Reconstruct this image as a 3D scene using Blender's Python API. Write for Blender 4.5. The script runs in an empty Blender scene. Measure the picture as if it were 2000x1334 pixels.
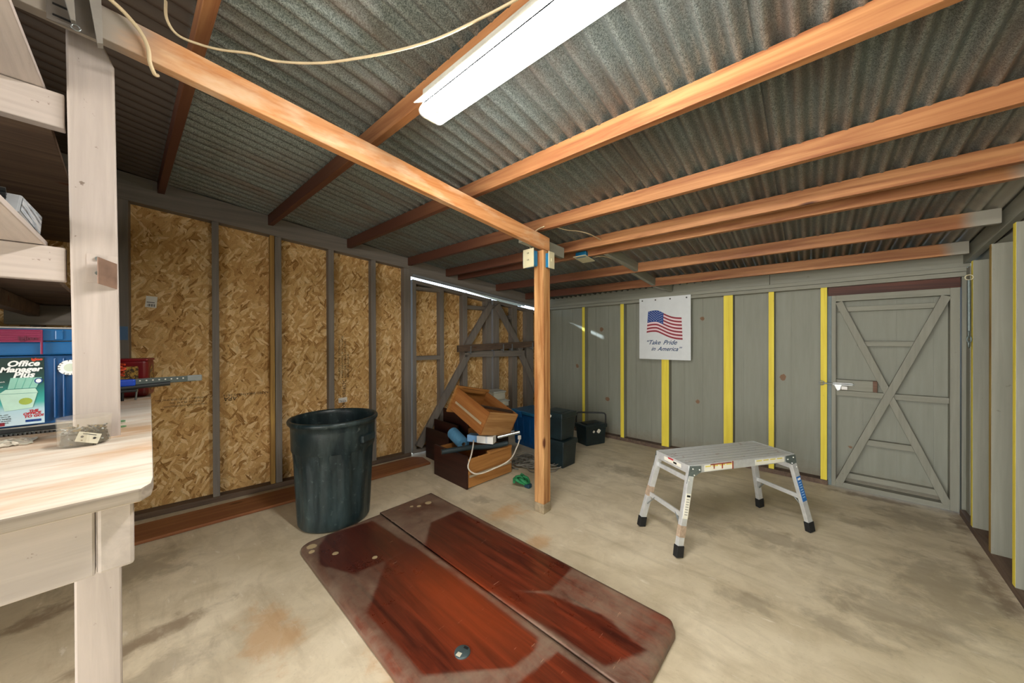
import bpy, math, random
from mathutils import Vector, Matrix
random.seed(7)
R = math.radians
C = bpy.context.scene.collection
sc = bpy.context.scene

# ------------------------------------------------------------------ camera, light, exposure
cam_d = bpy.data.cameras.new('camera'); cam = bpy.data.objects.new('camera', cam_d); C.objects.link(cam)
cam_d.sensor_width = 36; cam_d.lens = 667 / 2000 * 36; cam_d.clip_start = 0.02
yaw, pit, rol = R(-41.2), R(-0.2), R(-0.15)
fwd = Vector((math.sin(yaw) * math.cos(pit), math.cos(yaw) * math.cos(pit), math.sin(pit)))
rt = fwd.cross(Vector((0, 0, 1))).normalized(); up = rt.cross(fwd)
rt2 = rt * math.cos(rol) + up * math.sin(rol); up2 = up * math.cos(rol) - rt * math.sin(rol)
M = Matrix((rt2, up2, -fwd)).transposed().to_4x4(); M.translation = (0, 0, 1.35)
cam.matrix_world = M
sc.camera = cam
world = bpy.data.worlds.new('world'); sc.world = world; world.use_nodes = True
bg = world.node_tree.nodes['Background']
bg.inputs[0].default_value = (0.62, 0.80, 1.0, 1); bg.inputs[1].default_value = 3.0
sc.view_settings.view_transform = 'Standard'; sc.view_settings.look = 'None'
sc.view_settings.gamma = 1; sc.view_settings.use_curve_mapping = False
sc.view_settings.exposure = 0.7
sc.cycles.use_denoising = True
sc.cycles.max_bounces = 10; sc.cycles.diffuse_bounces = 6
sc.cycles.sample_clamp_indirect = 8
TUBE_STRENGTH = 74

def lamp_area(name, loc, rot, sx, sy, power, col):
    l = bpy.data.lights.new(name, 'AREA'); l.shape = 'RECTANGLE'; l.size = sx; l.size_y = sy
    l.energy = power; l.color = col
    o = bpy.data.objects.new(name, l); C.objects.link(o); o.location = loc; o.rotation_euler = rot
    return o
# added fill lamp behind the camera, no such source is seen
lamp_area('rear_fill', (-0.9, -2.9, 1.25), (R(90), 0, 0), 3.6, 1.9, 150, (1.0, 0.90, 0.78))
# low sun that slips through the slit over the double door
sun_d = bpy.data.lights.new('sun', 'SUN'); sun_d.energy = 7; sun_d.angle = R(1.2); sun_d.color = (0.72, 0.86, 1.0)
sun = bpy.data.objects.new('sun', sun_d); C.objects.link(sun); sun.rotation_euler = Vector((-0.6, -1, 0.32)).to_track_quat('Z', 'Y').to_euler()

# ------------------------------------------------------------------ material helpers
def hexc(h):
    h = h.lstrip('#'); o = []
    for i in (0, 2, 4):
        v = int(h[i:i + 2], 16) / 255
        o.append(v / 12.92 if v <= 0.04045 else ((v + 0.055) / 1.055) ** 2.4)
    return (*o, 1)

class NT:
    def __init__(s, name):
        s.m = bpy.data.materials.new(name); s.m.use_nodes = True
        s.t = s.m.node_tree; s.t.nodes.clear()
        s.out = s.n('ShaderNodeOutputMaterial'); s.b = s.n('ShaderNodeBsdfPrincipled')
        s.l(s.b.outputs[0], s.out.inputs[0]); s.tc = s.n('ShaderNodeTexCoord')
    def n(s, t, **k):
        x = s.t.nodes.new(t)
        for a, v in k.items(): setattr(x, a, v)
        return x
    def l(s, a, b): s.t.links.new(a, b)
    def mp(s, scale, rot=(0, 0, 0), src=None, loc=(0, 0, 0)):
        x = s.n('ShaderNodeMapping'); x.inputs['Scale'].default_value = scale
        x.inputs['Rotation'].default_value = rot; x.inputs['Location'].default_value = loc
        s.l(src or s.tc.outputs['Object'], x.inputs[0]); return x.outputs[0]
    def noise(s, vec, scale=5, detail=4, rough=0.55, dist=0):
        x = s.n('ShaderNodeTexNoise'); x.inputs['Scale'].default_value = scale
        x.inputs['Detail'].default_value = detail; x.inputs['Roughness'].default_value = rough
        x.inputs['Distortion'].default_value = dist; s.l(vec, x.inputs['Vector']); return x.outputs[0]
    def ramp(s, f, stops, interp='LINEAR'):
        x = s.n('ShaderNodeValToRGB'); e = x.color_ramp.elements; x.color_ramp.interpolation = interp
        while len(e) < len(stops): e.new(0.5)
        for i, (p, c) in enumerate(stops):
            e[i].position = p; e[i].color = c if isinstance(c, tuple) else (hexc(c) if isinstance(c, str) else (c, c, c, 1))
        s.l(f, x.inputs[0]); return x.outputs[0]
    def mix(s, f, a, b, mode='MIX'):
        x = s.n('ShaderNodeMix', data_type='RGBA', blend_type=mode)
        for i, v in ((0, f), (6, a), (7, b)):
            if hasattr(v, 'links'): s.l(v, x.inputs[i])
            elif i == 0: x.inputs[0].default_value = v
            else: x.inputs[i].default_value = hexc(v) if isinstance(v, str) else v
        return x.outputs[2]
    def math(s, op, a, b=0.0, c=None):
        x = s.n('ShaderNodeMath', operation=op)
        for i, v in enumerate((a, b, c)):
            if v is None: continue
            if hasattr(v, 'links'): s.l(v, x.inputs[i])
            else: x.inputs[i].default_value = v
        return x.outputs[0]
    def smooth(s, v, a, b):
        x = s.n('ShaderNodeMapRange', interpolation_type='SMOOTHSTEP'); s.l(v, x.inputs[0])
        x.inputs[1].default_value = a; x.inputs[2].default_value = b; return x.outputs[0]
    def bump(s, h, strength=0.3, dist=0.01):
        x = s.n('ShaderNodeBump'); x.inputs['Strength'].default_value = strength
        x.inputs['Distance'].default_value = dist; s.l(h, x.inputs['Height']); s.l(x.outputs[0], s.b.inputs['Normal'])
    def set(s, col=None, rough=None, metal=None, spec=None, **k):
        for nm, v in (('Base Color', col), ('Roughness', rough), ('Metallic', metal), ('Specular IOR Level', spec)):
            if v is None: continue
            if hasattr(v, 'links'): s.l(v, s.b.inputs[nm])
            else: s.b.inputs[nm].default_value = hexc(v) if isinstance(v, str) else v
        for a, v in k.items(): s.b.inputs[a.replace('_', ' ')].default_value = v
        return s.m

MC = {}
def plain(col, rough=0.5, metal=0.0, spec=0.5, var=0.12, vs=14, bump=0.0):
    """paint or plastic with a little mottling"""
    k = ('plain', col, rough, metal, spec, var, vs, bump)
    if k in MC: return MC[k]
    t = NT('paint_' + col.strip('#')); v = t.mp((1, 1, 1))
    n = t.noise(v, vs, 5, 0.6)
    c = t.mix(t.ramp(n, [(0.3, 0.0), (0.7, 1.0)]), tuple(x * (1 - var) for x in hexc(col)[:3]) + (1,), tuple(min(1, x * (1 + var)) for x in hexc(col)[:3]) + (1,))
    if bump: t.bump(n, bump, 0.004)
    MC[k] = t.set(c, rough, metal, spec); return MC[k]

AX = {'x': (1.2, 22, 22), 'y': (22, 1.2, 22), 'z': (22, 22, 1.2)}
def wood(base, dark, axis='x', rough=0.6, spec=0.35, contrast=1.0, knots='#5a2c10', bump=0.15, key=''):
    k = ('wood', base, dark, axis, rough, key)
    if k in MC: return MC[k]
    t = NT('wood_' + axis); v = t.mp(AX[axis]); v2 = t.mp(tuple(a * 4 for a in AX[axis]))
    g = t.noise(v, 1.0, 6, 0.6, 0.8); f = t.noise(v2, 1.0, 3, 0.6)
    c = t.mix(t.ramp(g, [(0.38, 0.0), (0.66, 1.0)]), dark, base)
    c = t.mix(t.math('MULTIPLY', t.ramp(f, [(0.5, 0.0), (0.75, 1.0)]), 0.25 * contrast), c, dark)
    big = t.noise(t.mp((1.6, 1.6, 1.6)), 1.0, 3)
    c = t.mix(t.math('MULTIPLY', t.ramp(big, [(0.5, 0.0), (0.7, 1.0)]), 0.3 * contrast), c, dark)
    vo = t.n('ShaderNodeTexVoronoi'); vo.inputs['Scale'].default_value = 1.0
    t.l(t.mp(tuple({1.2: 2.0, 22: 6.0}[a] for a in AX[axis])), vo.inputs['Vector'])
    c = t.mix(t.ramp(vo.outputs[0], [(0.06, 1.0), (0.11, 0.0)]), c, knots)
    t.bump(f, bump, 0.003)
    MC[k] = t.set(c, rough, 0, spec); return MC[k]

def rafter_mat():
    t = NT('stained_rafter_wood_shaded'); v = t.mp(AX['x']); g = t.noise(v, 1.0, 6, 0.6, 0.6)
    c = t.mix(t.ramp(g, [(0.35, 0.0), (0.65, 1.0)]), '#83502f', '#b88355')
    big = t.noise(t.mp((0.8, 3, 3)), 1.0, 3); c = t.mix(t.math('MULTIPLY', t.ramp(big, [(0.45, 0.0), (0.7, 1.0)]), 0.35), c, '#74401f')
    vo = t.n('ShaderNodeTexVoronoi'); vo.inputs['Scale'].default_value = 1.0
    t.l(t.mp((1.6, 9, 9)), vo.inputs['Vector'])
    c = t.mix(t.ramp(vo.outputs[0], [(0.05, 1.0), (0.1, 0.0)]), c, '#4a2410')
    s = t.n('ShaderNodeSeparateXYZ'); t.l(t.tc.outputs['Object'], s.inputs[0])
    c = t.mix(t.smooth(t.math('ADD', s.outputs[0], t.math('MULTIPLY', t.math('SUBTRACT', big, 0.5), 0.15)), 0.70, 0.80), c, '#8d897c')
    c = t.mix(t.smooth(t.math('SUBTRACT', t.math('MULTIPLY', s.outputs[0], -1), t.math('MULTIPLY', s.outputs[1], 0.0)), 1.0, 2.7), c, '#5f3a2c')  # darker toward the left wall: shade mixed into the wood colour
    t.bump(g, 0.12, 0.003)
    return t.set(c, 0.55, 0, 0.3)
def concrete_mat():
    t = NT('stained_concrete'); v = t.mp((1, 1, 1))
    n1 = t.noise(v, 1.1, 5, 0.6, 0.4); n2 = t.noise(v, 6, 6, 0.65, 0.6); n3 = t.noise(v, 60, 3, 0.6)
    st = t.noise(t.mp((1.5, 7, 1), (0, 0, R(12))), 1.2, 6, 0.62, 0.5)
    c = t.mix(t.ramp(n1, [(0.32, 0.0), (0.66, 1.0)]), '#c2b396', '#ddd0b6')
    c = t.mix(t.math('MULTIPLY', t.ramp(n2, [(0.42, 0.0), (0.72, 1.0)]), 0.55), c, '#ac9c80')
    c = t.mix(t.math('MULTIPLY', t.ramp(st, [(0.5, 0.0), (0.72, 1.0)]), 0.45), c, '#95866d')
    c = t.mix(t.math('MULTIPLY', t.ramp(n3, [(0.6, 0.0), (0.72, 1.0)]), 0.2), c, '#8b8070')
    wh = t.noise(t.mp((3, 9, 1), (0, 0, R(-35))), 2.5, 4, 0.6, 0.3)
    c = t.mix(t.math('MULTIPLY', t.ramp(wh, [(0.64, 0.0), (0.74, 1.0)]), 0.5), c, '#ebe4d8')
    a = t.n('ShaderNodeAttribute', attribute_name='stain'); s = t.n('ShaderNodeSeparateColor'); t.l(a.outputs[0], s.inputs[0])
    edge = t.noise(v, 9, 5, 0.65, 0.4)
    for i, (col, k) in enumerate((('#76604a', 0.7), ('#c08c52', 0.5), ('#7c6f5d', 0.5))):
        f = t.smooth(t.math('ADD', s.outputs[i], t.math('MULTIPLY', t.math('SUBTRACT', edge, 0.5), 1.5)), 0.25, 0.80)
        c = t.mix(t.math('MULTIPLY', f, k), c, col)
    t.bump(n2, 0.15, 0.006)
    return t.set(c, t.ramp(n1, [(0.3, 0.5), (0.7, 0.75)]), 0, 0.35)
def osb_mat():
    t = NT('oriented_strand_board')
    s = t.n('ShaderNodeSeparateXYZ'); t.l(t.tc.outputs['Object'], s.inputs[0])
    cb = t.n('ShaderNodeCombineXYZ'); t.l(s.outputs[1], cb.inputs[0]); t.l(s.outputs[2], cb.inputs[1])
    wob = t.n('ShaderNodeTexNoise'); wob.inputs['Scale'].default_value = 9; wob.inputs['Detail'].default_value = 2; t.l(cb.outputs[0], wob.inputs['Vector'])
    wm = t.n('ShaderNodeVectorMath', operation='MULTIPLY_ADD'); t.l(wob.outputs[1], wm.inputs[0]); wm.inputs[1].default_value = (0.06, 0.06, 0); t.l(cb.outputs[0], wm.inputs[2])
    col = None; edges = None
    for i, (ang, sx, sy) in enumerate(((8, 7, 22), (75, 8.5, 28), (130, 8, 26), (38, 10, 34), (100, 9.5, 34), (160, 12, 40), (55, 14, 52), (120, 16, 66))):
        v = t.mp((sx, sy, 1), (0, 0, 0), t.mp((1, 1, 1), (0, 0, R(ang)), wm.outputs[0]), (i * 3.7, i * 1.9, 0))
        vo = t.n('ShaderNodeTexVoronoi', voronoi_dimensions='2D'); vo.inputs['Scale'].default_value = 1; t.l(v, vo.inputs['Vector'])
        sp = t.n('ShaderNodeSeparateColor'); t.l(vo.outputs['Color'], sp.inputs[0])
        grain = t.noise(t.mp((0.6, 5, 1), src=v), 1, 3, 0.6)
        k = t.ramp(t.math('ADD', sp.outputs[0], t.math('MULTIPLY', t.math('SUBTRACT', grain, 0.5), 0.9)),
                   [(0.0, '#90683a'), (0.07, '#bb8e55'), (0.3, '#cda168'), (0.7, '#dbb47a'), (1.0, '#efd3a2')])
        d = t.ramp(vo.outputs['Distance'], [(0.5, 1.0), (0.85, 0.85)])
        k = t.mix(1.0, k, d, 'MULTIPLY')
        if col is None: col = k
        else:
            col = t.mix(t.math('GREATER_THAN', sp.outputs[1], 0.62), col, k)
    sm = t.noise(cb.outputs[0], 110, 2, 0.5)
    col = t.mix(t.math('MULTIPLY', t.ramp(sm, [(0.64, 0.0), (0.7, 1.0)]), 0.6), col, '#5f3f1c')
    t.bump(sm, 0.15, 0.002)
    return t.set(col, 0.75, 0, 0.2)
def metal_roof_mat():
    t = NT('galvanised_corrugated_steel'); v = t.mp((1, 1, 1))
    vo = t.n('ShaderNodeTexVoronoi'); vo.inputs['Scale'].default_value = 330; t.l(v, vo.inputs['Vector'])
    sp = t.n('ShaderNodeSeparateColor'); t.l(vo.outputs['Color'], sp.inputs[0])
    c = t.mix(sp.outputs[0], '#4e5553', '#949b97')
    n = t.noise(t.mp((5, 1.2, 5)), 1.3, 5, 0.6); c = t.mix(t.math('MULTIPLY', t.ramp(n, [(0.45, 0.0), (0.7, 1.0)]), 0.6), c, '#6d5a4e')
    s = t.n('ShaderNodeSeparateXYZ'); t.l(t.tc.outputs['Object'], s.inputs[0])
    wv = t.noise(v, 14, 2)
    edge = t.smooth(t.math('ADD', s.outputs[0], t.math('MULTIPLY', wv, 0.3)), 0.76, 0.95)
    c = t.mix(edge, c, '#8f8b7e')
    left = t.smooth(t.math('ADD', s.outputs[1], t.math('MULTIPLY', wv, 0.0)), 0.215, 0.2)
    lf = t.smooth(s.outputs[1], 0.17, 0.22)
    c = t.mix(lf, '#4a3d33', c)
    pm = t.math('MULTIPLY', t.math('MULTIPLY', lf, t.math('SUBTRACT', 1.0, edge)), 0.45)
    t.bump(sp.outputs[1], 0.08, 0.001)
    return t.set(c, 0.45, pm, 0.5)
def siding_mat():
    t = NT('grey_painted_siding'); v = t.mp((1, 1, 1)); n = t.noise(t.mp((9, 9, 0.8)), 3, 5, 0.6)
    c = t.mix(t.ramp(n, [(0.3, 0.0), (0.7, 1.0)]), '#858679', '#8e8f82')
    sp = t.n('ShaderNodeTexVoronoi'); sp.inputs['Scale'].default_value = 2.3; t.l(v, sp.inputs['Vector'])
    b = t.noise(v, 22, 3, 0.6)
    f = t.ramp(t.math('ADD', sp.outputs[0], t.math('MULTIPLY', b, 0.10)), [(0.115, 1.0), (0.125, 0.0)])
    c = t.mix(t.math('MULTIPLY', f, 0.85), c, '#7a5233')
    s = t.n('ShaderNodeSeparateXYZ'); t.l(t.tc.outputs['Object'], s.inputs[0])
    c = t.mix(t.math('MULTIPLY', t.smooth(t.math('ADD', s.outputs[2], t.math('MULTIPLY', b, 0.2)), 0.32, 0.1), 0.55), c, '#7b6a55')
    t.bump(n, 0.08, 0.003)
    return t.set(c, 0.6, 0, 0.3)
def table_mat():
    t = NT('dusty_mahogany_veneer'); v = t.mp((1.3, 16, 16)); g = t.noise(v, 1.4, 6, 0.62, 0.7); g2 = t.noise(t.mp((3, 90, 90)), 1.5, 3, 0.6)
    c = t.mix(t.ramp(g, [(0.35, 0.0), (0.65, 1.0)]), '#3a120b', '#77301a')
    c = t.mix(t.math('MULTIPLY', t.ramp(g2, [(0.4, 0.0), (0.7, 1.0)]), 0.35), c, '#3d0f08')
    sx = t.n('ShaderNodeSeparateXYZ'); t.l(t.tc.outputs['Object'], sx.inputs[0])
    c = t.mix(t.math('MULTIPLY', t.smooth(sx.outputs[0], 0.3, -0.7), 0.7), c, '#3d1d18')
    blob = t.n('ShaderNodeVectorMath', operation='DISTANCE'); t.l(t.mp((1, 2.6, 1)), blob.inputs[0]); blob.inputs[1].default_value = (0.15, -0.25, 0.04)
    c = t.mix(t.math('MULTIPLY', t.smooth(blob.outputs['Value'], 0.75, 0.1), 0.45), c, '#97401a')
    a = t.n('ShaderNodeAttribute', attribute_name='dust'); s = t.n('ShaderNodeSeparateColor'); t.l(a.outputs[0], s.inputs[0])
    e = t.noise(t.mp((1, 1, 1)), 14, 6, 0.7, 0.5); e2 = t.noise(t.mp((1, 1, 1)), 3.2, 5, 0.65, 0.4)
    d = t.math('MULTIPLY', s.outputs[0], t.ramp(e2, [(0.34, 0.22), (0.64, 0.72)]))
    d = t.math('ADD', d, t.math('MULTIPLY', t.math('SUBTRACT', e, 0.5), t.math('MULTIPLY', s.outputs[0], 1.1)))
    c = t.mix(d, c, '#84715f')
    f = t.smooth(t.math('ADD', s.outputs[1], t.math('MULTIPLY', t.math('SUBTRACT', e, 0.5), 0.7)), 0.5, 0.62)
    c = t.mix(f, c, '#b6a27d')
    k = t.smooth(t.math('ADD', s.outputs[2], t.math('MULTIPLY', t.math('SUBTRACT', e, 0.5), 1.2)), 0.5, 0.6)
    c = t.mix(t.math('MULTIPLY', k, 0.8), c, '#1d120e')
    scr = t.noise(t.mp((30, 3, 1), (0, 0, R(25))), 2.5, 3, 0.6); c = t.mix(t.math('MULTIPLY', t.ramp(scr, [(0.71, 0.0), (0.74, 1.0)]), 0.6), c, '#c79f83')
    r = t.math('ADD', 0.27, t.math('MULTIPLY', d, 0.45))
    t.bump(g2, 0.08, 0.002)
    return t.set(c, r, 0, 0.5)
def bench_mat():
    t = NT('weathered_plywood'); v = t.mp((16, 1.3, 16)); g = t.noise(v, 1.2, 6, 0.62, 0.9); w = t.noise(t.mp((5, 1.6, 5)), 1.4, 5, 0.6)
    c = t.mix(t.ramp(g, [(0.32, 0.0), (0.62, 1.0)]), '#cbbca8', '#e6ddcf')
    c = t.mix(t.math('MULTIPLY', t.ramp(w, [(0.5, 0.0), (0.66, 1.0)]), 0.6), c, '#c9955a')
    s = t.n('ShaderNodeSeparateXYZ'); t.l(t.tc.outputs['Object'], s.inputs[0])
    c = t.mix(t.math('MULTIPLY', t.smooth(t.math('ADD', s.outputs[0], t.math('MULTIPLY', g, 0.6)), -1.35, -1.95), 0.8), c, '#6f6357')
    t.bump(g, 0.25, 0.004)
    return t.set(c, 0.7, 0, 0.25)
def painted_wood(base, dark, axis, key='', chip=0.0):
    t = NT('painted_lumber_' + axis); v = t.mp(tuple(a * 1.4 for a in AX[axis])); g = t.noise(v, 1, 5, 0.6, 0.5)
    c = t.mix(t.ramp(g, [(0.3, 0.0), (0.65, 1.0)]), dark, base)
    n = t.noise(t.mp((1, 1, 1)), 26, 4, 0.65)
    c = t.mix(t.math('MULTIPLY', t.ramp(n, [(0.68, 0.0), (0.72, 1.0)]), chip), c, '#54402d')
    t.bump(g, 0.25, 0.003)
    return t.set(c, 0.6, 0, 0.3)
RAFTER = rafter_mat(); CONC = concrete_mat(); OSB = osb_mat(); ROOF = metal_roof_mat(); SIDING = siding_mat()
GREY = {a: painted_wood('#867e76', '#746d66', a) for a in 'xyz'}
SAGE = {a: painted_wood('#8f8e80', '#828174', a, chip=0.3) for a in 'xyz'}
CREAM = {a: painted_wood('#b8aca4', '#a79c94', a, chip=0.7) for a in 'xyz'}
YELLOW = painted_wood('#ecd94e', '#dcc540', 'z', chip=0.4)
PINE = wood('#d0a06a', '#8f5a2e', 'z'); PINE_Y = wood('#d39c66', '#a05e30', 'y'); RAWPINE = wood('#c09a55', '#94703a', 'z')
PLANK = wood('#96633f', '#7e4c2e', 'y', 0.5); DWOOD = wood('#a56f3e', '#8a5529', 'x', 0.45, knots='#8a5529'); DWOOD_Y = wood('#b07c45', '#92602f', 'y', 0.45, knots='#92602f')
LIGHTW = wood('#b58a58', '#94683b', 'y', 0.5, knots='#94683b')
DARKW = wood('#3a1d17', '#26110d', 'x', 0.4, knots='#26110d')
OLDW = wood('#74604f', '#54443a', 'y', 0.7)
ALU = plain('#d2d4d4', 0.42, 0.45, 0.5, 0.1, 30); ALU2 = plain('#9aa0a0', 0.45, 0.8, 0.5, 0.15, 60); STEEL = plain('#8e9391', 0.4, 0.85, 0.5, 0.15, 80)
GALV = plain('#6f7a78', 0.45, 0.5, 0.5, 0.2, 90)
BLACK = plain('#15181a', 0.45); RUBBER = plain('#101112', 0.7); WHITE = plain('#e8e6e0', 0.45, var=0.04); CREAMP = plain('#cfc7a4', 0.4, var=0.05)
BLUEBOX = plain('#1b6f9a', 0.35); DKBOX = plain('#17262a', 0.38, var=0.35, vs=9); CORD = plain('#c7b491', 0.5); CORDW = plain('#d8cfc0', 0.5)

# ------------------------------------------------------------------ mesh helpers
class MB:
    def __init__(s): s.v = []; s.f = []; s.m = []; s.sm = []
    def add(s, vs, fs, mi=0, sm=False):
        o = len(s.v); s.v += [tuple(v) for v in vs]
        for f in fs: s.f.append([i + o for i in f]); s.m.append(mi); s.sm.append(sm)
        return s
    def box(s, x0, x1, y0, y1, z0, z1, mi=0, mx=None, faces=None):
        vs = [Vector((x, y, z)) for z in (z0, z1) for y in (y0, y1) for x in (x0, x1)]
        if mx: vs = [mx @ v for v in vs]
        fs = [(0, 2, 3, 1), (4, 5, 7, 6), (0, 1, 5, 4), (2, 6, 7, 3), (0, 4, 6, 2), (1, 3, 7, 5)]
        o = len(s.v); s.v += [tuple(v) for v in vs]
        for k, f in enumerate(fs):
            s.f.append([i + o for i in f]); s.m.append(faces.get(k, mi) if faces else mi); s.sm.append(False)
        return s
    def beam(s, a, b, w, h, side=(1, 0, 0), mi=0, w2=None, h2=None):
        """bar from a to b; w along side, h along the other normal"""
        a, b = Vector(a), Vector(b); d = (b - a).normalized(); sd = Vector(side); sd = (sd - d * sd.dot(d)).normalized(); n = d.cross(sd)
        vs = []
        for p, ww, hh in ((a, w, h), (b, w2 or w, h2 or h)):
            for i, j in ((-1, -1), (1, -1), (1, 1), (-1, 1)): vs.append(p + sd * (i * ww / 2) + n * (j * hh / 2))
        return s.add(vs, [(0, 1, 2, 3), (7, 6, 5, 4), (0, 4, 5, 1), (1, 5, 6, 2), (2, 6, 7, 3), (3, 7, 4, 0)], mi)
    def tube(s, pts, r, seg=10, mi=0, cap=True, rs=None):
        pts = [Vector(p) for p in pts]; rings = []; n = len(pts); up0 = None
        for i, p in enumerate(pts):
            d = (pts[min(i + 1, n - 1)] - pts[max(i - 1, 0)]).normalized()
            if up0 is None: up0 = Vector((0, 0, 1)) if abs(d.z) < 0.9 else Vector((1, 0, 0))
            u = (up0 - d * up0.dot(d)).normalized(); up0 = u; w = d.cross(u); rr = rs[i] if rs else r
            rings.append([p + (u * math.cos(2 * math.pi * k / seg) + w * math.sin(2 * math.pi * k / seg)) * rr for k in range(seg)])
        vs = [v for r_ in rings for v in r_]; fs = []
        for i in range(n - 1):
            for k in range(seg): fs.append((i * seg + k, i * seg + (k + 1) % seg, (i + 1) * seg + (k + 1) % seg, (i + 1) * seg + k))
        s.add(vs, fs, mi, True)
        if cap: s.add(rings[0], [tuple(range(seg))[::-1]], mi); s.add(rings[-1], [tuple(range(seg))], mi)
        return s
    def lathe(s, prof, seg=48, c=(0, 0, 0), mi=0, fn=None, sm=True):
        vs = []
        for (r, z) in prof:
            for k in range(seg):
                a = 2 * math.pi * k / seg; rr = fn(r, z, a) if fn else r
                vs.append((c[0] + rr * math.cos(a), c[1] + rr * math.sin(a), c[2] + z))
        fs = []
        for i in range(len(prof) - 1):
            for k in range(seg): fs.append((i * seg + k, i * seg + (k + 1) % seg, (i + 1) * seg + (k + 1) % seg, (i + 1) * seg + k))
        return s.add(vs, fs, mi, sm)
    def prism(s, poly, fn, t0, t1, mi=0):
        """poly 2D; fn(u,v,t)->3D; extruded from t0 to t1"""
        n = len(poly); vs = [fn(u, v, t0) for u, v in poly] + [fn(u, v, t1) for u, v in poly]
        fs = [tuple(range(n))[::-1], tuple(range(n, 2 * n))] + [(i, (i + 1) % n, n + (i + 1) % n, n + i) for i in range(n)]
        return s.add(vs, fs, mi)
    def build(s, name, mats, parent=None, bevel=0.0, seg=2, loc=None, rotz=None, sub=0):
        me = bpy.data.meshes.new(name); me.from_pydata(s.v, [], s.f)
        if not isinstance(mats, (list, tuple)): mats = [mats]
        for m in mats: me.materials.append(m)
        me.polygons.foreach_set('material_index', s.m); me.polygons.foreach_set('use_smooth', s.sm)
        me.update()
        import bmesh
        bm = bmesh.new(); bm.from_mesh(me); bmesh.ops.recalc_face_normals(bm, faces=bm.faces[:]); bm.to_mesh(me); bm.free()
        o = bpy.data.objects.new(name, me); C.objects.link(o)
        if parent is not None: o.parent = parent
        if loc is not None: o.location = loc
        if rotz is not None: o.rotation_euler = (0, 0, rotz)
        if bevel:
            b = o.modifiers.new('bevel', 'BEVEL'); b.width = bevel; b.segments = seg; b.limit_method = 'ANGLE'; b.angle_limit = R(40)
        return o
def rotM(yaw=0, pitch=0, roll=0, loc=(0, 0, 0)):
    return Matrix.Translation(loc) @ Matrix.Rotation(yaw, 4, 'Z') @ Matrix.Rotation(pitch, 4, 'Y') @ Matrix.Rotation(roll, 4, 'X')
def thing(name, label, cat, loc=(0, 0, 0), rotz=0, group=None, rot=None):
    o = bpy.data.objects.new(name, None); C.objects.link(o); o.location = loc; o.rotation_euler = rot or (0, 0, rotz)
    o.empty_display_size = 0.05; o['label'] = label; o['category'] = cat
    if group: o['group'] = group
    return o
def tag(o, label, cat, group=None):
    o['label'] = label; o['category'] = cat
    if group: o['group'] = group
    return o
def struct(name, loc=(0, 0, 0), rotz=0):
    o = bpy.data.objects.new(name, None); C.objects.link(o); o.location = loc; o.rotation_euler = (0, 0, rotz); o['kind'] = 'structure'; return o
def copy_tree(o, parent=None):
    c = o.copy(); C.objects.link(c); c.parent = parent
    for ch in list(o.children): copy_tree(ch, c)
    return c
def text(name, body, size, mat, mx, parent=None, shear=0.0, bold=0.0, align='LEFT', space=1.0, ext=0.0004):
    cu = bpy.data.curves.new(name, 'FONT'); cu.body = body; cu.size = size; cu.shear = shear; cu.offset = bold; cu.align_x = align
    cu.space_character = space; cu.extrude = ext; cu.resolution_u = 3; cu.materials.append(mat)
    o = bpy.data.objects.new(name, cu); C.objects.link(o)
    bpy.context.view_layer.update()
    me = bpy.data.meshes.new_from_object(o.evaluated_get(bpy.context.evaluated_depsgraph_get()))
    bpy.data.objects.remove(o); o = bpy.data.objects.new(name, me); C.objects.link(o)
    if not me.materials: me.materials.append(mat)
    if parent is not None: o.parent = parent
    o.matrix_local = mx; return o
def face_mx(loc, right, upv):
    r = Vector(right).normalized(); u = Vector(upv).normalized(); n = r.cross(u)
    m = Matrix((r, u, n)).transposed().to_4x4(); m.translation = loc; return m

def S(y): return 2.52 - 0.136 * y           # underside of the rafters

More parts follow.
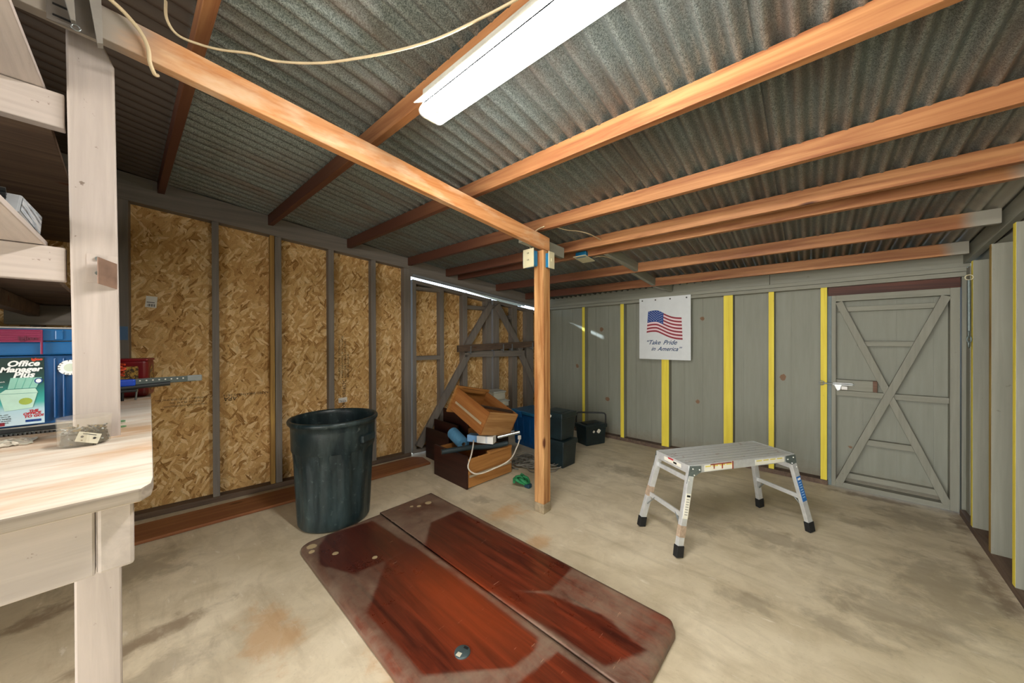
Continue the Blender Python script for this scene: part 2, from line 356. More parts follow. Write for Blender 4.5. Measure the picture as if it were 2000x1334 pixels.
# ------------------------------------------------------------------ floor
def floor():
    x0, x1, y0, y1, st = -4.3, 1.3, -3.1, 4.75, 0.05
    nx = int((x1 - x0) / st); ny = int((y1 - y0) / st)
    vs = [(x0 + i * st, y0 + j * st, 0) for j in range(ny + 1) for i in range(nx + 1)]
    fs = [(j * (nx + 1) + i, j * (nx + 1) + i + 1, (j + 1) * (nx + 1) + i + 1, (j + 1) * (nx + 1) + i) for j in range(ny) for i in range(nx)]
    me = bpy.data.meshes.new('floor'); me.from_pydata(vs, [], fs); me.materials.append(CONC)
    at = me.color_attributes.new('stain', 'FLOAT_COLOR', 'POINT')
    # (channel, x, y, rx, ry, angle)
    B = [(0, -2.26, 0.06, .07, .30, 8), (0, -2.84, -0.25, .08, .22, 10), (1, -1.80, 1.98, .13, .16, 0), (1, -1.37, 1.84, .08, .13, 20),
         (1, -1.69, 2.08, .05, .05, 0), (2, -1.45, 3.42, .34, .14, 0), (2, -1.1, 3.5, .2, .1, 0), (2, -0.25, 2.12, .16, .10, 20), (2, 0.1, 2.2, .2, .08, 0), (2, -0.68, 2.75, .22, .12, 0),
         (2, -2.0, 0.1, .10, .2, 0), (2, -3.0, 0.05, .25, .3, 0), (2, 0.6, 3.9, .28, .22, 0), (2, 0.3, 3.6, .2, .12, 20), (2, -2.1, 2.0, .12, .07, 0), (1, -1.2, 0.75, .25, .12, 0), (1, -1.9, .45, .25, .12, 0), (0, 0.75, 3.2, .06, .5, 0), (0, 0.83, 4.1, .05, .3, 0), (0, 0.4, 4.2, .4, .06, 0), (2, .55, 2.9, .25, .5, 0), (2, .3, 2.5, .3, .2, 20), (2, -.2, 2.9, .3, .16, 0)]
    d = []
    for (x, y, z) in vs:
        c = [0, 0, 0]
        for (k, bx, by, rx, ry, an) in B:
            dx, dy = x - bx, y - by; ca, sa = math.cos(R(an)), math.sin(R(an))
            u, v = (dx * ca + dy * sa) / rx, (-dx * sa + dy * ca) / ry; q = math.exp(-(u * u + v * v) * 0.9)
            c[k] = max(c[k], q * 0.85)
        d += [*c, 1]
    at.data.foreach_set('color', d)
    o = bpy.data.objects.new('floor', me); C.objects.link(o); o['kind'] = 'structure'
    b = MB().box(x0, x1, y0, y1, -0.12, -0.004).build('slab', CONC, o)
floor()
GR = MB().box(-14, 12, -14, 16, -0.2, -0.13).build('floor_outside', plain('#8f8a7c', 0.9)); GR['kind'] = 'structure'; GR.name = 'floor_outside'

# ------------------------------------------------------------------ ceiling: corrugated sheets on rafters
ceil = struct('ceiling')
def sheet(x0, x1, y0, y1, dz):
    p = 0.0815; n = int((x1 - x0) / p * 10) + 1; rows = [y0 + (y1 - y0) * k / 6 for k in range(7)]
    vs = []
    for y in rows:
        for i in range(n + 1):
            x = x0 + (x1 - x0) * i / n
            vs.append((x, y, S(y) + 0.102 + dz + 0.019 * math.cos(2 * math.pi * x / p)))
    fs = [(j * (n + 1) + i, j * (n + 1) + i + 1, (j + 1) * (n + 1) + i + 1, (j + 1) * (n + 1) + i) for j in range(6) for i in range(n)]
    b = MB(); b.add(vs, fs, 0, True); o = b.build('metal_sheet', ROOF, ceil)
    so = o.modifiers.new('thickness', 'SOLIDIFY'); so.thickness = 0.0012; so.offset = 1
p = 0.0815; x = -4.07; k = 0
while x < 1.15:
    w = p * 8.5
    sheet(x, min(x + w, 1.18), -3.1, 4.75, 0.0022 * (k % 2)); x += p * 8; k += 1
RY = [(-1.75, -4.0, .93), (-1.1, -4.0, .93), (-0.45, -4.0, .93), (0.205, -3.86, .93), (0.895, -3.77, .86), (1.555, -3.67, .86), (2.205, -3.58, .86), (2.70, -3.50, .86), (2.875, -3.48, .86), (3.49, -3.40, .86), (4.05, -3.31, .86)]
for (y, xa, xb) in RY:
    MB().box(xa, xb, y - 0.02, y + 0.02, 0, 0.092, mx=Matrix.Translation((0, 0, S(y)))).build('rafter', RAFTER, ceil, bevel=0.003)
# grey blocking between the far rafters
for (a, b_) in (((-1.40, 2.90), (-1.345, 3.47)), ((-1.40, 3.52), (-1.36, 4.03)), ((-1.375, 4.08), (-1.27, 4.36))):
    MB().beam((a[0], a[1], S(a[1]) + 0.045), (b_[0], b_[1], S(b_[1]) + 0.045), 0.04, 0.088).build('blocking', SAGE['y'], ceil, bevel=0.002)
# header over the right wall
MB().beam((0.905, -3.0, S(-3.0) + .05), (0.905, 4.42, S(4.42) + .05), 0.04, 0.11).build('header', SAGE['y'], ceil, bevel=0.003)

# ------------------------------------------------------------------ left wall (strand board)
WL = struct('wall_left', (-3.81, 0.08, 0), -math.atan(0.1395))       # local x into the room, local y along the wall
def ly(y): return (y - 0.08) / 0.990
def topz(y): return 2.40 - 0.098 * y
def wallpanel(parent, y0, y1, x, zb, ztf, mat, name='panel', thick=0.014):
    b = MB(); a0, a1 = ly(y0), ly(y1)
    b.add([(x, a0, zb), (x, a1, zb), (x, a1, ztf(y1)), (x, a0, ztf(y0)), (x - thick, a0, zb), (x - thick, a1, zb), (x - thick, a1, ztf(y1)), (x - thick, a0, ztf(y0))],
          [(0, 1, 2, 3), (7, 6, 5, 4), (0, 4, 5, 1), (1, 5, 6, 2), (2, 6, 7, 3), (3, 7, 4, 0)])
    return b.build(name, mat, parent)
wallpanel(WL, -1.9, 2.17, -0.09, 0.0, lambda y: S(y) + .085, OSB)
def lstud(y0, y1, mat, z0=0.045, x0=-0.09, x1=0.0, zt=None, parent=WL, name='stud'):
    a0, a1 = ly(y0), ly(y1); zt0 = zt or topz((y0 + y1) / 2)
    return MB().box(x0, x1, a0, a1, z0, zt0).build(name, mat, parent, bevel=0.003)
for y0, y1, mt in ((-1.60, -1.555, GREY['z']), (-1.18, -1.135, GREY['z']), (-0.78, -0.735, GREY['z']), (-0.4, -0.355, GREY['z']), (-0.045, 0.035, GREY['z']), (0.495, 0.54, GREY['z']), (0.888, 0.922, RAWPINE), (0.925, 0.975, GREY['z']),
                   (1.362, 1.413, GREY['z']), (1.775, 1.825, GREY['z']), (2.14, 2.222, GREY['z'])):
    lstud(y0, y1, mt)
b = MB(); ya, yb = -1.9, 2.225                                          # top plate
for mi_ in (0,):
    a0, a1 = ly(ya), ly(yb)
    vs = [(xx, aa, zz) for xx in (-0.09, 0.003) for aa, zz in ((a0, topz(ya)), (a1, topz(yb)), (a1, S(yb) + .085), (a0, S(ya) + .085))]
    b.add(vs, [(0, 1, 2, 3), (7, 6, 5, 4), (0, 4, 5, 1), (1, 5, 6, 2), (2, 6, 7, 3), (3, 7, 4, 0)])
b.build('top_plate', GREY['y'], WL, bevel=0.003)
MB().box(-0.09, 0.004, ly(-1.9), ly(2.222), 0, 0.045).build('sill_plate', OLDW, WL, bevel=0.003)
# blue tape on the corner stud, labels and print on the boards
MB().box(0.0005, 0.002, ly(-0.04), ly(0.03), 1.36, 1.46).build('tape_strip', plain('#4d6f95', 0.5), WL)['label'] = 'strip of blue tape'
def sticker(yc, zc, w, h, rot, parent=WL, lines=True):
    mx = face_mx((-0.0885, ly(yc), zc), (0, math.cos(rot), math.sin(rot)), (0, -math.sin(rot), math.cos(rot)))
    s = MB().box(-w / 2, w / 2, -h / 2, h / 2, 0, 0.0008, mx=mx).build('paper_sticker', WHITE, parent); s['label'] = 'white paper sticker'
    b = MB()
    for k in range(9): b.box(-w * .32 + k * w * .075, -w * .32 + k * w * .075 + w * (.02 + .02 * (k % 3)), -h * .42, -h * .18, 0.0009, 0.0012, mx=mx)
    b.box(-w * .4, w * .3, -h * .08, -h * .02, 0.0009, 0.0012, mx=mx)
    b.build('sticker_print', BLACK, s)
sticker(0.141, 1.658, 0.062, 0.088, -0.08); sticker(1.512, 0.728, 0.085, 0.05, 0.06)
INK = plain('#21170c', 0.8)
def osbtext(body, yc, zc, size, vertical=False, shear=0, flip=False):
    if vertical: mx = face_mx((-0.0885, ly(yc), zc), (0, 0, 1), (0, -1, 0))
    elif flip: mx = face_mx((-0.0885, ly(yc), zc), (0, -1, 0), (0, 0, -1))
    else: mx = face_mx((-0.0885, ly(yc), zc), (0, 1, 0), (0, 0, 1))
    text('printed_stamp', body, size, INK, mx, WL, shear=shear)
for k, tx in enumerate(('THIS SIDE DOWN  2-FT SPACING', 'RATED SHEATHING 24/16 7/16 INCH', 'SIZED FOR SPACING  EXPOSURE 1', 'PRP-108  HUD-UM-40')): osbtext(tx, 1.49 + k * .028, 0.96, 0.027, True)
osbtext('457C', 1.545, .835, .05, True); osbtext('EXPOSURE', 1.54, .62, .045, True)
osbtext('APA', 0.66, .862, .05, flip=True, shear=.2); osbtext('RATED SHEATHING 24/16', 0.88, .885, .028, flip=True)
osbtext('EXPOSURE 1  SIZED FOR SPACING', 0.46, .885, .02, flip=True); osbtext('7/16 INCH  PS 2-92  000', 0.44, .858, .02, flip=True); osbtext('STRENGTH AXIS THIS DIRECTION', 0.46, .83, .017, flip=True)

# header over the double door in the left wall, and outer boards
b = MB()
ya, yb = 2.222, 4.44
a0, a1 = ly(ya), ly(yb)
b.add([(xx, aa, zz) for xx in (-0.018, 0.0) for aa, zz in ((a0, 2.10), (a1, 1.832), (a1, S(yb) + .085), (a0, S(ya) + .085))],
      [(0, 1, 2, 3), (7, 6, 5, 4), (0, 4, 5, 1), (1, 5, 6, 2), (2, 6, 7, 3), (3, 7, 4, 0)])
b.build('door_header', GREY['y'], WL, bevel=0.003)
MB().beam((0.012, ly(2.24), 2.115), (0.012, ly(4.40), 1.85), 0.02, 0.022).build('header_trim', plain('#8d949a', 0.5), WL)
def leaf(name, y0, y1, zt0, zt1, verts, lbl):
    d = struct(name, (-3.81, 0.08, 0), -math.atan(0.1395)); d['label'] = lbl
    zt = lambda y: zt0 + (zt1 - zt0) * (y - y0) / (y1 - y0)
    wallpanel(d, y0, y1, -0.095, 0.02, zt, OSB)
    for (a, b_) in verts: lstud(a, b_, GREY['z'], 0.03, -0.095, -0.005, zt((a + b_) / 2) - .002, d, 'stile')
    MB().beam((-0.05, ly(y0), zt(y0) - .024), (-0.05, ly(y1), zt(y1) - .024), 0.094, 0.042).build('rail', GREY['y'], d, bevel=.002)
    MB().box(-0.095, -0.004, ly(y0), ly(y1), 0.02, 0.065).build('rail', GREY['y'], d, bevel=.002)
    return d, zt
d1, zt1 = leaf('door_2', 2.245, 3.395, 2.072, 1.925, ((2.245, 2.29), (2.60, 2.655), (2.93, 3.0), (3.30, 3.395)), 'left leaf of the double door in the strand board wall')
for (a, b_, z, h) in ((2.29, 2.60, 1.97, .04), (2.29, 2.60, 1.14, .05), (3.0, 3.30, 1.79, .05)):
    MB().box(-0.09, -0.008, ly(a), ly(b_), z - h / 2, z + h / 2).build('rail', GREY['y'], d1, bevel=.002)
MB().beam((0.018, ly(2.93), 1.175), (0.018, ly(3.385), 1.165), 0.04, 0.085).build('rail', GREY['y'], d1, bevel=.002)
MB().beam((0.018, ly(3.37), 1.85), (0.018, ly(2.92), 1.20), 0.04, 0.085).build('brace', GREY['z'], d1, bevel=.002)
MB().beam((0.018, ly(2.98), 1.15), (0.018, ly(2.30), 0.10), 0.04, 0.085).build('brace', GREY['z'], d1, bevel=.002)
d2, zt2 = leaf('door_3', 3.425, 4.44, 1.92, 1.79, ((3.425, 3.53), (3.77, 3.87), (4.06, 4.2), (4.36, 4.44)), 'right leaf of the double door in the strand board wall')
MB().box(-0.09, -0.008, ly(3.53), ly(3.77), 1.66, 1.71).build('rail', GREY['y'], d2, bevel=.002)
MB().beam((0.018, ly(3.42), 1.165), (0.018, ly(3.98), 1.155), 0.04, 0.085).build('rail', GREY['y'], d2, bevel=.002)
MB().beam((0.018, ly(3.47), 1.85), (0.018, ly(3.92), 1.20), 0.04, 0.085).build('brace', GREY['z'], d2, bevel=.002)
MB().beam((0.018, ly(3.92), 1.15), (0.018, ly(4.42), 0.22), 0.04, 0.085).build('brace', GREY['z'], d2, bevel=.002)
# crossbar with its brackets
wl = lambda n, y, z: WL.matrix_basis @ Vector((n, ly(y), z))
cb = thing('door_bar', 'weathered reddish timber bar lying across both leaves of the double door', 'bar', wl(0, 3.5, 1.2))
inv = Matrix.Translation(-Vector(cb.location))
b = MB().beam(wl(0.075, 2.80, 1.245), wl(0.075, 4.30, 1.30), 0.04, 0.085); b.v = [tuple(inv @ Vector(v)) for v in b.v]; b.build('timber', OLDW, cb, bevel=.003)
for y in (2.98, 3.52, 3.68, 4.08):
    b = MB(); zz = 1.25 + (y - 2.8) * .036
    b.beam(wl(0.102, y, zz - .085), wl(0.102, y, zz + .02), 0.022, 0.004); b.beam(wl(0.04, y, zz - .055), wl(0.104, y, zz - .055), 0.004, 0.022)
    b.v = [tuple(inv @ Vector(v)) for v in b.v]; b.build('bracket', plain('#7b7f80', .5, .3), cb)

# plank lying at the foot of the wall
pk = MB().prism([(0, 0), (0, 2.72), (0.09, 2.80), (0.30, 2.78), (0.315, -.0)], lambda u, v, t: (u, v, t), 0, 0.022).build('plank', PLANK, bevel=.003, loc=(-3.73, -0.52, 0.002), rotz=R(-6.5))
tag(pk, 'long reddish brown wooden plank lying along the foot of the strand board wall', 'plank')

# ------------------------------------------------------------------ far wall (grey siding, yellow stud faces)
WB = struct('wall_back', (0, 4.305, 0), -math.atan(0.055))
def groove_panel(x0, x1, y, z0, z1, parent, name='siding_panel', mat=SIDING):
    b = MB(); xs = []; x = x0
    while x < x1 - 1e-6:
        nx = min(x + 0.2, x1); xs.append((x, nx)); x = nx
    for (a, c) in xs: b.box(a + .002, c - .002, y, y + .012, z0, z1)
    b.box(x0, x1, y + .004, y + .014, z0, z1)
    return b.build(name, mat, parent)
groove_panel(-3.35, 0.13, 0.09, 0.0, 1.84, WB)
def bstud(x0, x1, z1=1.832, yel=True, z0=0.045):
    return MB().box(x0, x1, 0, 0.09, z0, z1, faces={2: 1} if yel else None).build('stud', [SAGE['z'], YELLOW], WB, bevel=.0025)
for c_, w in ((-3.2, .06), (-2.505, .045), (-1.905, .05), (-1.345, .088), (-0.678, .088), (-0.302, .046), (0.09, .046)): bstud(c_ - w / 2, c_ + w / 2, yel=c_ > -3)
MB().box(-3.35, 0.118, -0.004, 0.1, 0, 0.045).build('sill_plate', OLDW, WB, bevel=.003)
MB().box(-3.35, 0.90, -0.003, 0.09, 1.832, 1.868).build('top_plate', SAGE['x'], WB, bevel=.002)
MB().box(-3.35, 0.90, -0.001, 0.09, 1.871, 1.907).build('top_plate', SAGE['x'], WB, bevel=.002)
MB().box(-3.35, -0.32, 0.03, 0.09, 1.908, 2.022).build('rim_board', SAGE['x'], WB, bevel=.002)
MB().box(-0.317, 0.92, 0.03, 0.09, 1.908, 2.022).build('rim_board', SAGE['x'], WB, bevel=.002)
MB().box(0.113, 0.14, 0.03, 0.09, 0, 1.77).build('jamb', plain('#6f7c7c', .6), WB)
MB().box(0.118, 0.872, 0.02, 0.09, 1.752, 1.831).build('door_head', wood('#5e3526', '#40241b', 'x', key='head'), WB, bevel=.002)
MB().box(0.875, 0.90, 0.0, 0.09, 0, 1.831).build('stud', SAGE['z'], WB, bevel=.002)
# plank door with its X of braces
D = struct('door_1', (0, 4.305, 0), -math.atan(0.055)); D['label'] = 'grey plank door with an X of braces'
groove_panel(0.145, 0.865, 0.075, 0.02, 1.745, D, 'panel')
MB().box(0.142, 0.172, -0.005, 0.075, 0.012, 1.75).build('stile', SAGE['z'], D, bevel=.002)
MB().box(0.818, 0.866, -0.005, 0.075, 0.012, 1.75).build('stile', SAGE['z'], D, bevel=.002)
MB().box(0.172, 0.818, -0.005, 0.075, 1.695, 1.75).build('rail', SAGE['x'], D, bevel=.002)
MB().box(0.172, 0.818, -0.003, 0.075, 0.012, 0.055).build('rail', SAGE['x'], D, bevel=.002)
for (x0, x1, z0, z1) in ((.185, .80, 1.60, 1.643), (.31, .67, 1.29, 1.333), (.172, .818, .84, .887), (.32, .67, .42, .468), (.235, .775, .098, .145)):
    MB().box(x0, x1, 0.02, 0.075, z0, z1).build('rail', SAGE['x'], D, bevel=.002)
MB().beam((.19, .008, 1.69), (.81, .008, .045), 0.024, 0.048, (0, 1, 0)).build('brace', SAGE['z'], D, bevel=.002)
MB().beam((.80, .004, 1.69), (.19, .004, .045), 0.028, 0.052, (0, 1, 0)).build('brace', SAGE['z'], D, bevel=.002)
MB().box(.172, .405, 0.012, 0.075, .89, .985).build('latch_board', SAGE['x'], D, bevel=.002)
MB().box(.385, .432, 0.016, 0.075, .89, .985).build('latch_board', wood('#7a5a44', '#5a4030', 'x', key='lb'), D, bevel=.002)
lt = thing('bolt_latch', 'silver slide bolt latch joining the grey door to the yellow stud', 'latch', (0.12, 4.29, 0.93))
MB().box(.03, .16, -0.012, -0.004, .005, .028).build('mounting_plate', ALU, lt, bevel=.002)
MB().prism([(.03, .028), (.11, .028), (.085, .0), (.08, -.035), (.06, -.045), (.045, -.01)], lambda u, v, t: (u, t, v), -.02, -.012).build('lever', ALU, lt, bevel=.002)
MB().tube([(-.06, -.022, .017), (.17, -.022, .017)], .005).build('bolt', STEEL, lt)
pts = [(-.045 + .018 * math.cos(a), -.02, .018 + .018 * math.sin(a)) for a in [k * math.pi / 6 for k in range(13)]]
MB().tube(pts, .004, 8).build('ring', STEEL, lt)
MB().box(.085, .125, -.03, -.012, -.03, .0).build('catch', WHITE, lt, bevel=.003)

# white sign with the flag
sg = thing('wall_sign', 'white square sign with waving American flag and blue script, screwed over yellow stud', 'sign', (-1.351, 4.362, 1.11), -math.atan(0.055))
MB().box(-.305, .305, -.008, .0, 0, .765).build('sign_board', plain('#d8dcdc', .35, var=.03), sg, bevel=.001)
for xx in (-.265, -.1, .075, .26): MB().tube([(xx, -.011, .735), (xx, -.007, .735)], .009, 12).build('screw_head', plain('#33363a', .5), sg)
NAVY = plain('#123f86', .5, var=.05); RED = plain('#8f2432', .5, var=.06); PINKW = plain('#e6cfd2', .5, var=.03); INKB = plain('#123d6b', .5)
def wave(u): return 0.016 * math.sin(u * 6.0 + .3) - .12 * max(0, u - .3)
FX0, FX1, FZ1, FZ0 = -.19, .205, .588, .325
def fpt(u, v):       # u 0..1 across, v 0 top..1 bottom
    x = FX0 + (FX1 - FX0) * u + (-.02 * v * (1 - u)) + .012 * v * u
    z = FZ1 - (FZ1 - FZ0) * v + wave(u) - .0 * v
    return (x, z)
def strip(u0, u1, v0, v1, y, n=18):
    b = MB(); vs = []
    for i in range(n + 1):
        u = u0 + (u1 - u0) * i / n
        for v in (v0, v1):
            x, z = fpt(u, v); vs.append((x, y, z))
    b.add(vs, [(2 * i, 2 * i + 2, 2 * i + 3, 2 * i + 1) for i in range(n)]); return b
strip(0, 1, 0, 1, -.0085).build('flag_white', PINKW, sg)
for k in range(7):
    v0, v1 = (2 * k) / 13, (2 * k + 1) / 13
    strip(.47 if k < 4 else 0, 1, v0, v1, -.0092).build('flag_stripe', RED, sg)
strip(0, .475, -.01, .53, -.0098).build('flag_canton', NAVY, sg)
b = MB()
for r_ in range(9):
    for c_ in range(6 if r_ % 2 == 0 else 5):
        u = (.04 if r_ % 2 == 0 else .078) + c_ * .078; v = .035 + r_ * .054; x, z = fpt(u, v)
        pts = [(x + (.0055 if q % 2 == 0 else .0024) * math.sin(q * math.pi / 5), -.0103, z + (.0055 if q % 2 == 0 else .0024) * math.cos(q * math.pi / 5)) for q in range(10)]
        b.add(pts, [tuple(range(10))])
b.build('flag_stars', WHITE, sg)
def signt(body, x, z, s): text('sign_lettering', body, s, INKB, face_mx((x, -.0088, z), (1, 0, 0), (0, 0, 1)), sg, shear=.45, bold=.0009, space=1.0)
signt('\u201cTake', -.225, .185, .075); signt('Pride', -.01, .185, .075); signt('in', -.155, .108, .070); signt('America\u201d', -.075, .108, .070)

# ------------------------------------------------------------------ right wall
WC = struct('wall_right', (0.858, 4.228, 0), -math.atan(0.046))
# local: x to the right, y along (0 at the far corner, negative toward the camera)
groove = MB().box(.095, .109, -7.2, .2, 0, 2.0); groove.build('siding_panel', SIDING, WC)
for k in range(0, 10):
    yy = -0.33 - .40 * k
    if k == 7: continue
    zt = 1.894 + .085 * (.4 * k)
    MB().box(0, .094, yy - .022, yy + .022, .045, min(zt, 2.2), faces={4: 1}).build('stud', [SAGE['z'], YELLOW if k != 1 else wood('#b59a4a', '#7a5a30', 'z', key='ws')], WC, bevel=.003)
MB().box(.0, .094, -7.2, .0, 0, .045).build('sill_plate', OLDW, WC, bevel=.003)
MB().box(.03, .094, -.10, -.0, 0, 1.89).build('stud', SAGE['z'], WC, bevel=.003)
b = MB()
b.add([(xx, yy, zz) for xx in (.112, .15) for yy, zz in ((-7.2, 1.95), (.3, 1.7), (.3, 2.02), (-7.2, 3.1))], [(0, 1, 2, 3), (7, 6, 5, 4), (0, 4, 5, 1), (1, 5, 6, 2), (2, 6, 7, 3), (3, 7, 4, 0)])
b.build('sky_leak_board', GREY['y'], WC)  # unseen outer board added to stop sky light leaking under the roof
rod = thing('turnbuckle_rod', 'grey metal turnbuckle rod hanging from a ring beside the door on right wall', 'rod', (.825, 3.87, 1.26))
MB().tube([(0, 0, .14), (-.001, 0, .50)], .009, 10, rs=[.008, .008]).build('rod', GALV, rod)
pts = [(.0, 0, .50 + .018 + .018 * math.sin(a)) if False else (.018 * math.cos(a), 0, .518 + .018 * math.sin(a)) for a in [k * math.pi / 6 for k in range(13)]]
MB().tube(pts, .003, 8).build('ring', CREAMP, rod)
for k in range(3):
    pts = [(.010 * math.cos(a) * (1 if k % 2 else .4), .010 * math.cos(a) * (.4 if k % 2 else 1), .125 - .036 * k + .024 * math.sin(a)) for a in [q * math.pi / 6 for q in range(13)]]
    MB().tube(pts, .004, 8).build('chain_link', GALV, rod)

# back end of the shed behind the camera, with an open bay invented to let fill light in, and the dark end behind the bench
WN = struct('wall_front')
MB().box(-4.2, -2.8, -3.1, -3.04, 0, 3.0).build('panel', SIDING, WN)
MB().box(-2.8, 1.15, -3.1, -3.04, 2.3, 3.0).build('panel', SIDING, WN)
WE = struct('wall_bench_end')
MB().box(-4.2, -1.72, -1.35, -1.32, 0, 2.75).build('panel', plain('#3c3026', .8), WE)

# ------------------------------------------------------------------ beam and posts
post = thing('support_post', 'bare orange pine post standing in the middle of the shed floor', 'post', (-1.60, 2.19, 0))
MB().box(-.046, .046, -.045, .045, .075, 2.05).build('shaft', PINE, post, bevel=.004)
MB().box(-.0465, .0465, -.0455, .0455, 0, .075).build('footing', plain('#96866c', .85, var=.3, vs=30), post, bevel=.004)['label'] = 'grey concrete-splashed foot'
mb_ = thing('ceiling_beam', 'long orange timber beam running from bench post to the middle post', 'beam', (-1.58, 1.1, 2.2))
b = MB(); pr = [(-.62, 2.262, 2.37), (.0, 2.235, 2.330), (0.7, 2.178, 2.283), (2.235, 2.052, 2.158)]
vs = []
for (y, zb, zt_) in pr:
    for xx in (-1.598, -1.557):
        for zz in (zb, zt_): vs.append((xx + 1.58, y - 1.1, zz - 2.2))
fs = []
for i in range(3):
    o = i * 4
    fs += [(o, o + 4, o + 6, o + 2), (o + 1, o + 3, o + 7, o + 5), (o, o + 1, o + 5, o + 4), (o + 2, o + 6, o + 7, o + 3)]
fs += [(0, 2, 3, 1), (12, 13, 15, 14)]
b.add(vs, fs); 
def beam_mat():
    t = NT('scuffed_beam_wood'); g = t.noise(t.mp(AX['y']), 1, 6, .6, .6)
    c = t.mix(t.ramp(g, [(.35, 0.0), (.65, 1.0)]), '#b0703e', '#d29a68')
    n = t.noise(t.mp((5, 2.5, 9)), 1.5, 5, .6); c = t.mix(t.math('MULTIPLY', t.ramp(n, [(.5, 0.0), (.68, 1.0)]), .6), c, '#d9bfa0')
    s = t.n('ShaderNodeSeparateXYZ'); t.l(t.tc.outputs['Object'], s.inputs[0])
    c = t.mix(t.smooth(t.math('ADD', s.outputs[1], t.math('MULTIPLY', n, .35)), -.75, -.98), c, '#9f968b')
    t.bump(g, .12, .003); return t.set(c, .55, 0, .3)
b.build('timber', beam_mat(), mb_, bevel=.003)
b2 = thing('ceiling_beam', 'short grey painted beam end beside the top of middle post', 'beam', (-1.62, 2.3, 2.1))
MB().beam((0, -.35, .02), (0, .215, .0), .038, .09).build('timber', SAGE['y'], b2, bevel=.003)
lp = thing('support_post', 'cream painted post rising through the workbench at the left', 'post', (-1.705, -.05, 0))
b = MB(); b.box(-.046, .046, -.048, .046, 0, 1.3)
b = MB()
vs = [(xx, yy + sh, z) for z, sh in ((0, .001), (1.3, 0), (2.215, -.008)) for (xx, yy) in ((-.046, -.048), (.046, -.048), (.046, .046), (-.046, .046))]
vs += [(xx, yy, 2.285) for (xx, yy) in ((-.046, -.056), (.046, -.056), (.046, .012), (-.046, .012))]
fs = [(3, 2, 1, 0), (12, 13, 14, 15)]
for i in range(3):
    for k in range(4): fs.append((i * 4 + k, i * 4 + (k + 1) % 4, i * 4 + 4 + (k + 1) % 4, i * 4 + 4 + k))
b.add(vs, fs); b.build('shaft', CREAM['z'], lp, bevel=.005)
br = thing('angle_plate', 'small metal angle plate screwed to the cream bench post', 'bracket', (-1.659, -.04, 1.56))
MB().box(0, .002, -.03, .032, -.03, .058).build('plate', CREAM['z'], br)
MB().prism([(.001, .030), (.003, .031), (.040, -.006), (.038, -.008)], lambda u, v, t: (u, v, t + (.010 if v < .01 else 0)), -.045, .035).build('flange', plain('#7c6252', .6, .3, var=.3), br)  # brown of the flange is shade put into its colour
for (yy, zz) in ((-.008, .045), (-.008, .0)): MB().tube([(.0, yy, zz), (.008, yy, zz)], .006, 10).build('screw', STEEL, br)

# ------------------------------------------------------------------ workbench
wb = thing('workbench', 'deep plywood topped workbench with cream painted front board at left', 'workbench', (-1.0, -.3, 0))
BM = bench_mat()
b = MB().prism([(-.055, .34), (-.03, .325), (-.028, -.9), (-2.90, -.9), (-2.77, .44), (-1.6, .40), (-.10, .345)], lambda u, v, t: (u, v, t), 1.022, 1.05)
b.m = [0, 0] + [1] * (len(b.m) - 2)  # side faces darker: plywood edge colour with shade mixed in
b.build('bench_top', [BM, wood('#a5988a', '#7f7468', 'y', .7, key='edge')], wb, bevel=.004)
MB().box(-.145, -.105, -.9, .262, .868, 1.020).build('apron', CREAM['y'], wb, bevel=.004)
MB().box(-.70, -.104, .264, .316, .868, 1.020).build('joist', CREAM['x'], wb, bevel=.006)
MB().box(-2.76, -.76, .275, .314, .89, 1.020).build('joist', GREY['x'], wb, bevel=.004)
for xx, yy in ((-2.70, -.02),): MB().box(xx - .045, xx + .045, yy - .045, yy + .035, 0, .89).build('leg', GREY['z'], wb, bevel=.004)

# storage shelves over the bench
sh = thing('storage_shelf', 'lower cream painted shelf over the workbench holding the work light', 'shelf', (-1.7, -.5, 1.53))
MB().box(-.018, .022, -.45, .39, 0, .10).build('front_board', CREAM['y'], sh, bevel=.003)
MB().prism([(.62, -.45), (.62, .335), (-.02, .355), (-.02, -.45)], lambda u, v, t: (u, v, t), .102, .118).build('shelf_board', CREAM['x'], sh, bevel=.002)
MB().box(-2.0, -.02, -.45, .36, .02, .038).build('deck', OLDW, sh, bevel=.002)
MB().box(-1.42, -.02, .17, .21, -.045, .018).build('joist', OLDW, sh, bevel=.003)
MB().box(-1.5, -1.42, .1, .36, -.09, .018).build('joist', GREY['y'], sh, bevel=.003)
sh2 = thing('storage_shelf', 'upper cream painted shelf under the roof beside the bench post', 'shelf', (-1.7, -.5, 1.985))
MB().box(-.018, .022, -.45, .39, 0, .102).build('front_board', CREAM['y'], sh2, bevel=.003)
MB().prism([(.62, -.45), (.62, .335), (-.02, .355), (-.02, -.45)], lambda u, v, t: (u, v, t), .104, .120).build('shelf_board', CREAM['x'], sh2, bevel=.002)
MB().box(-2.0, -.02, -.45, .36, .02, .038).build('deck', OLDW, sh2, bevel=.002)
wl_ = thing('work_light', 'grey boxy work light with ribbed glass on the lower left shelf', 'lamp', (-1.40, -.155, 1.65))
b = MB().box(-.29, .0, -.16, -.002, .0, .055); 
b = MB(); b.add([(-.285, 0, -.002), (.03, 0, -.002), (.03, -.16, -.002), (-.285, -.16, -.002), (-.335, 0, .075), (-.02, 0, .05), (-.02, -.16, .05), (-.335, -.16, .075)],
                [(3, 2, 1, 0), (4, 5, 6, 7), (0, 1, 5, 4), (1, 2, 6, 5), (2, 3, 7, 6), (3, 0, 4, 7)]); b.build('housing', plain('#8f9396', .5, .2), wl_, bevel=.004)
b = MB()
for k in range(3): b.box(.004, .022, -.10, -.02, .004, .008, mx=rotM(0, R(-50), 0, (-.005, 0, .01 + k * .012)))
b.build('vent', BLACK, wl_)
